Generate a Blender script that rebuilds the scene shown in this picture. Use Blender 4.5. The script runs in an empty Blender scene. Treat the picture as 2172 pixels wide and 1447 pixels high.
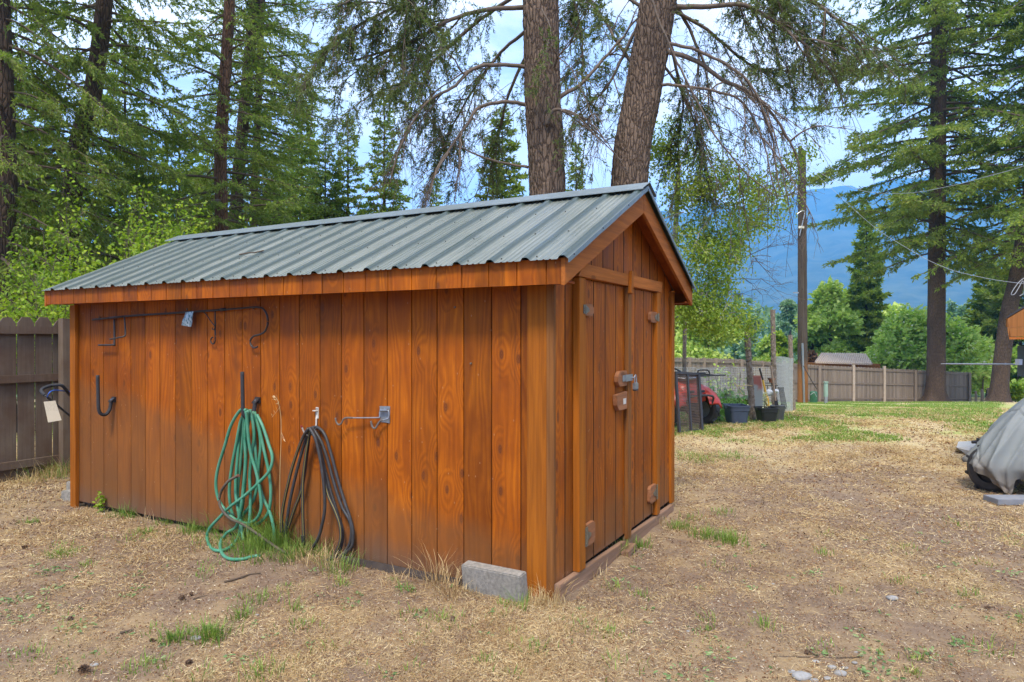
import bpy, bmesh, math, random
import numpy as np
from mathutils import Vector, Matrix
PI = math.pi
S = bpy.context.scene
C = S.collection
# ---------------------------------------------------------------- camera
F = 1450.0                       # focal length in photo pixels (photo 2172 x 1447)
CAM = np.array([1.698, -3.582, 1.493]); YAW = .5068; PITCH = -.0041
cd = bpy.data.cameras.new("camera"); cam = bpy.data.objects.new("camera", cd); C.objects.link(cam)
cd.sensor_width = 36; cd.lens = 36 * F / 2172; cd.clip_end = 20000; cd.clip_start = .05
cam.location = CAM; cam.rotation_euler = (PI / 2 + PITCH, 0, YAW)
S.camera = cam
fwd = np.array([-math.sin(YAW), math.cos(YAW), 0.]); rgt = np.array([math.cos(YAW), math.sin(YAW), 0.])
# ---------------------------------------------------------------- world, sun, exposure
SUN_DIR = Vector((.20, -.60, .95)).normalized()
w = bpy.data.worlds.new("World"); S.world = w; w.use_nodes = True
nt = w.node_tree; nt.nodes.clear(); N = nt.nodes.new; K = nt.links.new
out = N('ShaderNodeOutputWorld'); bg = N('ShaderNodeBackground'); K(bg.outputs[0], out.inputs[0])
sky = N('ShaderNodeTexSky'); sky.sky_type = 'NISHITA'; sky.sun_disc = False
sky.sun_elevation = math.asin(SUN_DIR.z); sky.sun_rotation = math.atan2(SUN_DIR.x, SUN_DIR.y)
sky.air_density = 1.0; sky.dust_density = .6; sky.ozone_density = 1.5
tc = N('ShaderNodeTexCoord'); mp = N('ShaderNodeMapping'); mp.inputs['Scale'].default_value = (1.5, 1.5, 3.6)
K(tc.outputs['Generated'], mp.inputs[0])
nz = N('ShaderNodeTexNoise'); nz.inputs['Scale'].default_value = 2.3; nz.inputs['Detail'].default_value = 9; nz.inputs['Roughness'].default_value = .56
nz.inputs['Distortion'].default_value = .5; K(mp.outputs[0], nz.inputs['Vector'])
cr = N('ShaderNodeValToRGB'); cr.color_ramp.elements[0].position = .38; cr.color_ramp.elements[1].position = .59
K(nz.outputs[0], cr.inputs[0])
nz2 = N('ShaderNodeTexNoise'); nz2.inputs['Scale'].default_value = 5; nz2.inputs['Detail'].default_value = 6; K(mp.outputs[0], nz2.inputs['Vector'])
ccol = N('ShaderNodeMixRGB'); ccol.inputs[1].default_value = (5.2, 5.7, 6.6, 1); ccol.inputs[2].default_value = (9.4, 9.4, 9.5, 1)
K(nz2.outputs[0], ccol.inputs[0])
sb = N('ShaderNodeMixRGB'); sb.blend_type = 'MULTIPLY'; sb.inputs[0].default_value = 1; sb.inputs[2].default_value = (2.15, 1.72, 1.62, 1)
K(sky.outputs[0], sb.inputs[1])
sp_ = N('ShaderNodeSeparateXYZ'); K(tc.outputs['Generated'], sp_.inputs[0]); oh = N('ShaderNodeMapRange'); oh.inputs[1].default_value = .42; oh.inputs[2].default_value = .85; oh.inputs[3].default_value = 0; oh.inputs[4].default_value = .85; K(sp_.outputs[2], oh.inputs[0])  # extra cloud overhead, out of view, added to make the sky light more neutral
mxx = N('ShaderNodeMath'); mxx.operation = 'MAXIMUM'; K(cr.outputs[0], mxx.inputs[0]); K(oh.outputs[0], mxx.inputs[1])
mx = N('ShaderNodeMixRGB'); K(mxx.outputs[0], mx.inputs[0]); K(sb.outputs[0], mx.inputs[1]); K(ccol.outputs[0], mx.inputs[2])
K(mx.outputs[0], bg.inputs[0]); bg.inputs[1].default_value = .13
sl = bpy.data.lights.new("sun", 'SUN'); sl.energy = 2.8; sl.angle = math.radians(13); sl.color = (1, .92, .80)
so = bpy.data.objects.new("sun", sl); C.objects.link(so); so.rotation_euler = SUN_DIR.to_track_quat('Z', 'Y').to_euler()
S.view_settings.view_transform = 'Standard'; S.view_settings.look = 'None'; S.view_settings.gamma = 1
S.view_settings.exposure = 1.12
S.cycles.volume_bounces = 1; S.cycles.max_bounces = 8; S.cycles.diffuse_bounces = 4; S.cycles.transparent_max_bounces = 12
S.cycles.use_denoising = True; S.cycles.denoising_prefilter = 'ACCURATE'

# ---------------------------------------------------------------- placing helpers
HS = np.array([-500, 0, 12, 16, 20, 30, 43, 60, 100, 300, 900, 9000.]); HZ = np.array([0, 0, 0, -.22, -.56, -1.35, -2.48, -3.6, -5, -7, -9, -12.])
def sinn(a, b, s): return np.sin(a * 1.7 + s) * np.cos(b * 1.3 + 2 * s) + .5 * np.sin(a * 3.9 + b * 2.2 + s * 3) + .3 * np.sin(a * 7.7 - b * 6.1 + s)
def H(x, y):
    x = np.asarray(x, float); y = np.asarray(y, float)
    s = (x - CAM[0]) * fwd[0] + (y - CAM[1]) * fwd[1]
    base = (np.interp(s - .8, HS, HZ) + np.interp(s, HS, HZ) + np.interp(s + .8, HS, HZ)) / 3
    left = np.clip(-x, 0, 6) * -.0187
    near = np.clip(1 - s / 60, 0, 1)
    r = .012 * sinn(x * .9, y * .9, 1.) + .004 * sinn(x * 4.1, y * 3.7, 2.)
    return base + left * np.clip(1 - s / 14, 0, 1) + r * near - .018
def Hf(x, y): return float(H(x, y))
def ray(px, py):
    v = np.array([(px - 1086) / F, (723.5 - py) / F, 1.0]); c, s = math.cos(PITCH), math.sin(PITCH)
    f = fwd * c + np.array([0, 0, s]); u = np.array([0, 0, c]) - fwd * s
    return rgt * v[0] + u * v[1] + f
def at(px, py, Z):
    d = ray(px, py); return CAM + d * (Z / (d @ fwd))
def on_ground(px, py):
    lo, hi = .5, 400.
    for _ in range(60):
        m = (lo + hi) / 2; p = at(px, py, m)
        if p[2] > Hf(p[0], p[1]): lo = m
        else: hi = m
    p = at(px, py, lo); p[2] = Hf(p[0], p[1]); return p
def base(px, Z):
    p = at(px, 700, Z); p[2] = Hf(p[0], p[1]); return p
def on_x(px, py, x=0.):
    d = ray(px, py); return CAM + d * ((x - CAM[0]) / d[0])
def on_y(px, py, y=0.):
    d = ray(px, py); return CAM + d * ((y - CAM[1]) / d[1])
V = lambda p: Vector((float(p[0]), float(p[1]), float(p[2])))

# ---------------------------------------------------------------- object helpers
def link(name, me, mat=None, parent=None, smooth=False):
    me.name = name
    o = bpy.data.objects.new(name, me); C.objects.link(o)
    if mat: me.materials.append(mat)
    if parent: o.parent = parent; o.matrix_parent_inverse = Matrix.Translation(-parent.location) if parent.rotation_euler.x == parent.rotation_euler.y == parent.rotation_euler.z == 0 else (parent.matrix_world.inverted())
    me.polygons.foreach_set('use_smooth', np.full(len(me.polygons), bool(smooth)))
    return o
def tag(o, label=None, cat=None, group=None, kind=None):
    if label: o['label'] = label
    if cat: o['category'] = cat
    if group: o['group'] = group
    if kind: o['kind'] = kind
    return o
def thing(name, label, cat, loc=(0, 0, 0), group=None):
    o = bpy.data.objects.new(name, None); C.objects.link(o); o.location = V(loc); o.empty_display_size = .1
    return tag(o, label, cat, group)
def np_mesh(verts, faces):
    """verts (n,3); faces: list of int arrays (m,k)"""
    me = bpy.data.meshes.new("m"); verts = np.asarray(verts, np.float32)
    faces = [np.asarray(f, np.int32) for f in faces if len(f)]
    me.vertices.add(len(verts)); me.vertices.foreach_set('co', verts.ravel())
    nl = sum(f.size for f in faces); npoly = sum(len(f) for f in faces)
    me.loops.add(nl); me.polygons.add(npoly)
    me.loops.foreach_set('vertex_index', np.concatenate([f.ravel() for f in faces]))
    sizes = np.concatenate([np.full(len(f), f.shape[1], np.int32) for f in faces])
    starts = np.r_[0, np.cumsum(sizes)[:-1]].astype(np.int32)
    me.polygons.foreach_set('loop_start', starts); me.polygons.foreach_set('loop_total', sizes)
    me.update(calc_edges=True); me.validate(); return me
class MB:
    def __init__(s): s.v = []; s.f = []; s.n = 0
    def add(s, v, f):
        v = np.asarray(v, float); s.v.append(v)
        for q in (f if isinstance(f, list) else [f]):
            if len(q): s.f.append(np.asarray(q) + s.n)
        s.n += len(v); return s
    def box(s, a, b, bev=0):
        a = np.minimum(a, b) if False else np.array(a, float); b = np.array(b, float); lo = np.minimum(a, b); hi = np.maximum(a, b)
        v = [(x, y, z) for x in (lo[0], hi[0]) for y in (lo[1], hi[1]) for z in (lo[2], hi[2])]
        return s.add(v, np.array([[0, 1, 3, 2], [4, 6, 7, 5], [0, 4, 5, 1], [2, 3, 7, 6], [0, 2, 6, 4], [1, 5, 7, 3]]))
    def obox(s, c, ax, ay, az, hx, hy, hz):
        c = np.array(c, float); ax, ay, az = [np.array(q, float) / np.linalg.norm(q) for q in (ax, ay, az)]
        v = [c + i * hx * ax + j * hy * ay + k * hz * az for i in (-1, 1) for j in (-1, 1) for k in (-1, 1)]
        return s.add(v, np.array([[0, 1, 3, 2], [4, 6, 7, 5], [0, 4, 5, 1], [2, 3, 7, 6], [0, 2, 6, 4], [1, 5, 7, 3]]))
    def tube(s, P, R, k=8, cap=True):
        P = np.asarray(P, float); R = np.broadcast_to(np.asarray(R, float), (len(P),))
        v, f = tubes(P[None], R[None], k); s.add(v, f)
        if cap:
            n = len(P); s.f.append(np.array([np.arange(k)[::-1]]) + s.n - n * k); s.f.append(np.array([np.arange(k)]) + s.n - k)
        return s
    def prism(s, poly, d):
        """poly (n,3) planar outline, extruded by vector d"""
        p = np.asarray(poly, float); n = len(p); d = np.asarray(d, float)
        side = [[i, (i + 1) % n, (i + 1) % n + n, i + n] for i in range(n)]
        return s.add(np.r_[p, p + d], [np.array([list(range(n))[::-1]]), np.array([[i + n for i in range(n)]]), np.array(side)])
    def mesh(s, name, mat, parent=None, smooth=False, bevel=0):
        by = {}
        for f in s.f: by.setdefault(f.shape[1], []).append(f)
        me = np_mesh(np.concatenate(s.v), [np.concatenate(q) for q in by.values()])
        bm = bmesh.new(); bm.from_mesh(me)
        if len(bm.verts) < 60000: bmesh.ops.recalc_face_normals(bm, faces=bm.faces)
        if bevel: bmesh.ops.bevel(bm, geom=[e for e in bm.edges if len(e.link_faces) == 2 and e.calc_face_angle(0) > .5], offset=bevel, segments=2, affect='EDGES', clamp_overlap=True)
        bm.to_mesh(me); bm.free()
        return link(name, me, mat, parent, smooth)
def tubes(P, R, k=5):
    """P (B,n,3) polylines, R (B,n) radii -> verts, quads"""
    B, n, _ = P.shape
    T = np.gradient(P, axis=1); T /= np.linalg.norm(T, axis=2, keepdims=True) + 1e-9
    ref = np.zeros_like(T); ref[..., 2] = 1.0
    mean = np.abs(T[..., 2]).mean(axis=1) > .75
    ref[mean] = (1, .13, 0)
    A = np.cross(T, ref); A /= np.linalg.norm(A, axis=2, keepdims=True) + 1e-9
    Bn = np.cross(T, A)
    th = np.arange(k) * 2 * PI / k
    v = P[:, :, None] + R[:, :, None, None] * (A[:, :, None] * np.cos(th)[:, None] + Bn[:, :, None] * np.sin(th)[:, None])
    idx = np.arange(B * n * k).reshape(B, n, k)
    a = idx[:, :-1]; b = idx[:, 1:]
    q = np.stack([a, np.roll(a, -1, 2), np.roll(b, -1, 2), b], -1).reshape(-1, 4)
    return v.reshape(-1, 3), q
def spline(pts, n=8, closed=False):
    P = np.asarray(pts, float); m = len(P); o = []
    for i in range(m - 1):
        p0 = P[max(i - 1, 0)]; p1 = P[i]; p2 = P[i + 1]; p3 = P[min(i + 2, m - 1)]
        for t in np.arange(n) / n:
            o.append(.5 * ((2 * p1) + (p2 - p0) * t + (2 * p0 - 5 * p1 + 4 * p2 - p3) * t * t + (-p0 + 3 * p1 - 3 * p2 + p3) * t ** 3))
    o.append(P[-1]); return np.array(o)
def norm(a): return a / (np.linalg.norm(a, axis=-1, keepdims=True) + 1e-9)
def diamonds(c, d, L, Wd, rg, fold=.25):
    """leaf-like diamond quads from base point c along d"""
    n = len(c); d = norm(d); r = norm(np.cross(d, rg.normal(size=(n, 3)))); nn = np.cross(d, r)
    L = np.broadcast_to(L, (n,))[:, None]; Wd = np.broadcast_to(Wd, (n,))[:, None]
    v = np.stack([c, c + d * L * .5 + r * Wd * .5, c + d * L + nn * L * fold * .3, c + d * L * .5 - r * Wd * .5], 1).reshape(-1, 3)
    return v, np.arange(4 * n).reshape(n, 4)
def ovals(c, d, L, Wd, rg, up=None):
    n = len(c); d = norm(d); nrm = rg.normal(size=(n, 3)) * .6 + (up if up is not None else np.array([0, 0, .9])); r = norm(np.cross(d, nrm))
    nn = np.cross(r, d); L = np.broadcast_to(L, (n,))[:, None]; Wd = np.broadcast_to(Wd, (n,))[:, None]
    pts = [(0, 0), (.28, .42), (.7, .45), (1, 0), (.7, -.45), (.28, -.42)]
    v = np.stack([c + d * L * a + r * Wd * b + nn * L * (.10 * abs(b) * 2 - .12 * a * a) for a, b in pts], 1).reshape(-1, 3)
    return v, np.arange(6 * n).reshape(n, 6)

# ---------------------------------------------------------------- materials
def mat(name, col=(.5, .5, .5), rough=.6, metal=0, spec=.5):
    m = bpy.data.materials.new(name); m.use_nodes = True; b = m.node_tree.nodes['Principled BSDF']
    b.inputs['Base Color'].default_value = (*col, 1); b.inputs['Roughness'].default_value = rough; b.inputs['Metallic'].default_value = metal
    b.inputs['Specular IOR Level'].default_value = spec
    return m
class G:
    """small node-graph helper"""
    def __init__(s, m): s.nt = m.node_tree; s.b = s.nt.nodes['Principled BSDF']; s.tc = s.nt.nodes.new('ShaderNodeTexCoord')
    def n(s, t, **k):
        o = s.nt.nodes.new(t)
        for a, v in k.items(): setattr(o, a, v)
        return o
    def l(s, a, b): s.nt.links.new(a, b)
    def val(s, sock, v):
        if hasattr(v, 'node'): s.l(v, sock)
        elif isinstance(v, (tuple, list)): sock.default_value = (*v, 1) if len(v) == 3 and sock.type == 'RGBA' else v
        else: sock.default_value = v
    def map(s, scale=(1, 1, 1), src=None, loc=(0, 0, 0)):
        o = s.n('ShaderNodeMapping'); s.l(src or s.tc.outputs['Object'], o.inputs[0]); s.val(o.inputs['Scale'], scale); s.val(o.inputs['Location'], loc); return o.outputs[0]
    def noise(s, vec, scale=5, det=4, rough=.5, dist=0, color=False):
        o = s.n('ShaderNodeTexNoise'); s.l(vec, o.inputs['Vector']); s.val(o.inputs['Scale'], scale); o.inputs['Detail'].default_value = det
        o.inputs['Roughness'].default_value = rough; o.inputs['Distortion'].default_value = dist; return o.outputs[1 if color else 0]
    def vor(s, vec, scale=5, feat='F1', out=0, rnd=1, dim='3D'):
        o = s.n('ShaderNodeTexVoronoi'); o.voronoi_dimensions = dim; o.feature = feat; s.l(vec, o.inputs['Vector']); o.inputs['Scale'].default_value = scale; o.inputs['Randomness'].default_value = rnd; return o.outputs[out]
    def ramp(s, fac, *st):
        o = s.n('ShaderNodeValToRGB'); s.l(fac, o.inputs[0]); e = o.color_ramp.elements
        while len(e) < len(st): e.new(.5)
        for q, (p, c) in zip(e, st): q.position = p; q.color = (*c, 1) if isinstance(c, tuple) else (c, c, c, 1)
        return o.outputs[0]
    def mix(s, fac, a, b, mode='MIX'):
        o = s.n('ShaderNodeMixRGB'); o.blend_type = mode; s.val(o.inputs[0], fac); s.val(o.inputs[1], a); s.val(o.inputs[2], b); return o.outputs[0]
    def math(s, op, a, b=0., c=0.):
        o = s.n('ShaderNodeMath'); o.operation = op; s.val(o.inputs[0], a); s.val(o.inputs[1], b); s.val(o.inputs[2], c); return o.outputs[0]
    def sep(s, v):
        o = s.n('ShaderNodeSeparateXYZ'); s.l(v, o.inputs[0]); return o.outputs
    def comb(s, x, y, z):
        o = s.n('ShaderNodeCombineXYZ'); s.val(o.inputs[0], x); s.val(o.inputs[1], y); s.val(o.inputs[2], z); return o.outputs[0]
    def bump(s, h, st=.3, d=.01):
        o = s.n('ShaderNodeBump'); s.l(h, o.inputs['Height']); o.inputs['Strength'].default_value = st; o.inputs['Distance'].default_value = d; s.l(o.outputs[0], s.b.inputs['Normal'])
    def color(s, c): s.l(c, s.b.inputs['Base Color'])

def noisy(name, c1, c2, scale=8, rough=.7, bump=.2, metal=0, det=5, stretch=(1, 1, 1), bd=.004):
    m = mat(name, c1, rough, metal); g = G(m); v = g.map(stretch); n = g.noise(v, scale, det, .6)
    g.color(g.ramp(n, (.3, c1), (.7, c2)));
    if bump: g.bump(g.noise(v, scale * 5, 4), bump, bd)
    return m

def wood_siding(name, axis, bright=1.0, origin=0., bands=True, board=.2032, groove=.0023):
    """stained grooved plywood; axis = 0 (runs along x) or 1 (runs along y)"""
    m = mat(name, (.4, .13, .02), .62, 0, .18); g = G(m)
    xyz = g.sep(g.tc.outputs['Object']); u = xyz[axis]; z = xyz[2]
    bi = g.math('FLOOR', g.math('DIVIDE', g.math('ADD', u, 20 * board - origin), board))
    wn = g.n('ShaderNodeTexWhiteNoise', noise_dimensions='1D'); g.l(bi, wn.inputs['W']); rnd = wn.outputs[0]
    shift = g.math('MULTIPLY', rnd, 37.)
    v1 = g.comb(g.math('MULTIPLY', u, 5.), shift, g.math('MULTIPLY', g.math('ADD', z, shift), .85))
    n1 = g.noise(v1, 1.0, 2, .45, .0)
    kv = g.comb(g.math('ADD', g.math('MULTIPLY', u, 7.3), shift), g.math('ADD', g.math('MULTIPLY', z, 3.4), shift), 0.)
    kd = g.vor(kv, 1., 'F1', 0, dim='2D'); kr = g.vor(kv, 1., 'F1', 1, dim='2D'); kon = g.math('GREATER_THAN', g.sep(kr)[0], .66)
    # cathedral grain rings, bending round the knots
    ph = g.math('ADD', g.math('ADD', g.math('MULTIPLY', n1, 55.), g.math('MULTIPLY', u, 110.)), g.math('MULTIPLY', kon, g.math('MULTIPLY', g.ramp(kd, (0, 1.), (.55, 0.)), 20.)))
    rings = g.math('MULTIPLY_ADD', g.math('SINE', ph), .5, .5)
    fine = g.noise(g.comb(g.math('MULTIPLY', u, 260.), shift, g.math('MULTIPLY', z, 5.)), 1, 3, .6)
    blot = g.noise(g.comb(g.math('MULTIPLY', u, 2.4), shift, g.math('MULTIPLY', z, 1.4)), 1.6, 5, .6)
    base_c = g.ramp(blot, (.28, (.23, .055, .003)), (.5, (.38, .098, .003)), (.75, (.51, .146, .005)))
    c = g.mix(g.math('MULTIPLY', rings, .46), base_c, (.16, .034, .003))
    c = g.mix(g.ramp(fine, (.42, 0.), (.72, .5)), c, (.17, .04, .006))
    # per board tone
    c = g.mix(1, c, g.ramp(rnd, (0, (.74, .74, .76)), (1, (1.18, 1.14, 1.05))), 'MULTIPLY')
    # knots
    ks = g.ramp(kd, (.0, .95), (.045, .55), (.075, .85), (.10, .35), (.16, 0.))
    c = g.mix(g.math('MULTIPLY', ks, kon), c, (.10, .03, .012))
    if bands:
        # sprinkler-weathered lower part: dull brown, edge at a wandering height that sinks to the right
        ln = g.noise(g.comb(g.math('MULTIPLY', u, 1.2), 0., 0.), 1.5, 3, .6)
        edge = g.math('ADD', g.math('MULTIPLY_ADD', u, -.185 if axis == 0 else 0., .16 if axis == 0 else .34), g.math('MULTIPLY', ln, .22))
        wz = g.math('SUBTRACT', edge, g.math('ADD', z, g.math('MULTIPLY', g.math('SUBTRACT', blot, .5), .25)))
        wet = g.ramp(wz, (.0, 0.), (.15, .55), (1., .86))
        c = g.mix(wet, c, g.mix(blot, (.145, .066, .024), (.21, .088, .028)))
        low = g.math('SUBTRACT', g.math('MULTIPLY', ln, .32), z)
        c = g.mix(g.ramp(low, (-.05, 0.), (.22, .85)), c, (.13, .085, .058))
    # dark run marks down the boards
    stn = g.noise(g.comb(g.math('MULTIPLY', u, 16.), shift, g.math('MULTIPLY', z, .9)), 1, 5, .65)
    c = g.mix(g.ramp(stn, (.52, 0.), (.74, .6)), c, (.12, .038, .010))
    # small pale nicks
    nv2 = g.comb(g.math('MULTIPLY', u, 22.), g.math('MULTIPLY', z, 11.), 0.); nk = g.vor(nv2, 1., 'F1', 0, dim='2D'); nkr = g.vor(nv2, 1., 'F1', 1, dim='2D')
    nm = g.math('MULTIPLY', g.math('LESS_THAN', nk, .07), g.math('GREATER_THAN', g.sep(nkr)[1], .93))
    c = g.mix(g.math('MULTIPLY', nm, .45), c, (.42, .27, .16))
    if groove:   # shade in the grooves painted in as dark lines
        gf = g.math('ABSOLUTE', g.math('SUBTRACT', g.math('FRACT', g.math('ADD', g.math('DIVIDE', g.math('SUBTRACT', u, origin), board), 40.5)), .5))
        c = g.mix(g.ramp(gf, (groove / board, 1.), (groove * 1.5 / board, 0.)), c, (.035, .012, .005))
    if bright != 1: c = g.mix(1, c, (bright, bright, bright), 'MULTIPLY')
    g.color(c); g.bump(g.mix(.6, fine, rings), .28, .0022)
    g.l(g.ramp(blot, (.2, .48), (.8, .72)), g.b.inputs['Roughness'])
    return m
def wood_trim(name, c1, c2, gr, axis=2, scale=1.0, rough=.7):
    """plain board; grain runs along axis"""
    m = mat(name, c1, rough, 0, .15); g = G(m)
    st = [38., 38., 38.]; st[axis] = 1.6
    v = g.map(tuple(st)); n = g.noise(v, scale, 5, .6, .4); st2 = [5., 5., 5.]; st2[axis] = .9
    b = g.noise(g.map(tuple(st2)), 1.2, 4, .6)
    c = g.mix(b, c1, c2); c = g.mix(g.ramp(n, (.38, .55), (.62, 0.)), c, gr)
    kn = g.map(tuple([6. if i != axis else 2.2 for i in range(3)])); kd = g.vor(kn, 1., 'F1', 0)
    c = g.mix(g.ramp(kd, (.06, .6), (.11, 0.)), c, tuple(q * .5 for q in gr))
    g.color(c); g.bump(n, .35, .003); return m

M = {}
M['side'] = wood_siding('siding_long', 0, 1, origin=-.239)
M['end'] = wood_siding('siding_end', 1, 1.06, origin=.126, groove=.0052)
M['fascia'] = wood_siding('fascia_wood', 0, 1.02, origin=-.03, bands=False, board=.2032, groove=0)
M['trim_o'] = wood_trim('trim_orange', (.40, .125, .010), (.29, .085, .008), (.15, .042, .006))
M['trim_w'] = wood_trim('trim_weathered', (.29, .115, .030), (.20, .075, .018), (.09, .037, .015))
M['trim_d'] = wood_trim('trim_door', (.42, .125, .008), (.32, .10, .012), (.15, .05, .008))
M['rake'] = wood_trim('rake_wood', (.46, .15, .03), (.33, .095, .014), (.18, .055, .012), axis=1)
M['header'] = wood_trim('header_wood', (.52, .17, .03), (.40, .115, .015), (.22, .065, .012), axis=1)
M['skid'] = wood_trim('skid_wood', (.33, .21, .14), (.24, .13, .075), (.12, .07, .04), axis=1)
M['block'] = wood_trim('block_wood', (.36, .155, .07), (.27, .11, .045), (.16, .07, .035), axis=1)
M['dark_ply'] = wood_trim('soffit_ply', (.34, .075, .006), (.24, .05, .005), (.14, .03, .005), axis=1)
M['black'] = noisy('black_iron', (.02, .018, .017), (.035, .028, .025), 30, .5, .15)
M['foam'] = noisy('black_foam', (.022, .022, .025), (.035, .035, .038), 60, .8, .3)
M['steel'] = noisy('galvanised', (.36, .38, .40), (.26, .28, .30), 40, .42, .1, .7)
M['white_metal'] = noisy('white_paint', (.62, .58, .50), (.5, .45, .37), 60, .5, .1)
M['hinge'] = noisy('zinc_hinge', (.20, .185, .13), (.14, .11, .075), 50, .45, .1, .4)
M['concrete'] = noisy('concrete', (.17, .155, .13), (.34, .31, .26), 45, .95, .9, 0, 8, bd=.004)
M['green_hose'] = noisy('green_hose', (.035, .21, .115), (.10, .29, .18), 9, .5, .12)
M['rubber'] = noisy('black_rubber', (.028, .026, .026), (.05, .047, .045), 20, .55, .1)
M['yellow_line'] = mat('yellow_stripe', (.30, .23, .03), .5)

# bark
def bark(name, c1, c2, c3, sc=1.0):
    m = mat(name, c1, .95, 0, .2); g = G(m)
    v = g.map((9 * sc, 9 * sc, 2.1 * sc)); vd = g.vor(v, 2.2, 'DISTANCE_TO_EDGE', 0); n = g.noise(v, 3, 6, .65); big = g.noise(g.map((1, 1, .5)), 1.4, 3)
    c = g.mix(n, c1, c2); c = g.mix(g.ramp(vd, (.0, .85), (.12, 0.)), c, c3); c = g.mix(g.ramp(big, (.45, 0.), (.7, .5)), c, c3)
    g.color(c); g.bump(g.mix(.45, g.ramp(vd, (0, 0.), (.2, 1.)), n), 1, .035 / sc); return m
M['bark'] = bark('fir_bark', (.215, .155, .11), (.135, .092, .064), (.045, .03, .022))
M['bark_dark'] = bark('dark_bark', (.13, .088, .06), (.09, .062, .045), (.035, .025, .02))
M['bark_red'] = bark('red_bark', (.20, .11, .065), (.13, .07, .045), (.05, .03, .022))
M['bark_birch'] = noisy('birch_bark', (.46, .43, .38), (.22, .19, .16), 6, .85, .4, 0, 6)
M['twig'] = noisy('twig_bark', (.075, .052, .034), (.12, .085, .055), 12, .9, 0)
M['twig_grey'] = noisy('dead_twig', (.10, .073, .052), (.16, .12, .088), 12, .9, 0)
def leaf(name, a, b, c_, tr=.3, rough=.55, scale=1.2):
    """a/b/c_: dark, mid and light leaf colours, varying leaf to leaf and clump to clump"""
    m = mat(name, b, rough, 0, .25); g = G(m); geo = g.n('ShaderNodeNewGeometry')
    n = g.noise(g.tc.outputs['Object'], scale, 3, .6)
    f = g.math('ADD', g.math('MULTIPLY', geo.outputs['Random Per Island'], .55), g.math('MULTIPLY', g.math('SUBTRACT', n, .25), .9))
    c = g.ramp(f, (.12, a), (.5, b), (.9, c_)); g.color(c)
    t = g.n('ShaderNodeBsdfTranslucent'); g.l(g.mix(1, c, (1.1, 1.25, .6), 'MULTIPLY'), t.inputs[0]); mx_ = g.n('ShaderNodeMixShader'); mx_.inputs[0].default_value = tr
    o = g.nt.nodes['Material Output']; g.l(g.b.outputs[0], mx_.inputs[1]); g.l(t.outputs[0], mx_.inputs[2]); g.l(mx_.outputs[0], o.inputs[0]); return m
M['needle'] = leaf('fir_needles', (0.095, 0.150, 0.032), (0.19, 0.255, 0.055), (0.33, 0.36, 0.075), .48)
M['needle_d'] = leaf('dark_needles', (0.038, 0.062, 0.03), (0.07, 0.105, 0.045), (0.13, 0.155, 0.06))
M['needle_l'] = leaf('bright_needles', (0.100, 0.167, 0.030), (0.200, 0.282, 0.045), (0.350, 0.391, 0.070), .42)
M['needle_b'] = leaf('grey_needles', (.07, .105, .035), (.135, .18, .055), (.22, .26, .08), .4)
M['leaf_y'] = leaf('yellow_green_leaves', (.12, .21, .022), (.24, .35, .03), (.42, .48, .045), .4, .5, 1.5)
M['leaf_birch'] = leaf('birch_leaves', (.15, .24, .035), (.30, .40, .06), (.52, .54, .12), .45, .5, 1.5)
M['leaf_far'] = leaf('far_leaves', (.25, .36, .08), (.41, .52, .13), (.60, .66, .20), .42, .6, .4)
M['leaf_haze'] = leaf('haze_tinted_leaves', (.13, .23, .12), (.20, .31, .17), (.30, .40, .24), .3, .6, .3)  # bluish distance haze painted into the leaf colours
M['leaf_bush'] = leaf('bush_leaves', (.20, .33, .06), (.37, .50, .11), (.60, .66, .25), .42, .5, .5)
M['leaf_veg'] = leaf('vegetable_leaves', (.12, .26, .06), (.22, .40, .10), (.42, .52, .26), .35, .5, 3)
M['blossom'] = leaf('cream_blossom', (.5, .52, .32), (.62, .62, .42), (.7, .7, .5), .2, .6)
M['grass'] = leaf('green_grass', (.09, .17, .03), (.18, .28, .05), (.30, .38, .08), .3, .6, 3)
M['straw'] = leaf('dry_straw', (.22, .12, .05), (.52, .36, .17), (.82, .67, .40), .15, .8, 2.2)
M['litter'] = leaf('brown_litter', (.10, .055, .03), (.24, .13, .065), (.42, .25, .12), .05, .9, 2.5)
M['weed'] = leaf('broadleaf_weed', (.08, .15, .05), (.17, .26, .09), (.34, .38, .18), .2, .6, 6)
exec_parts = []

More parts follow.
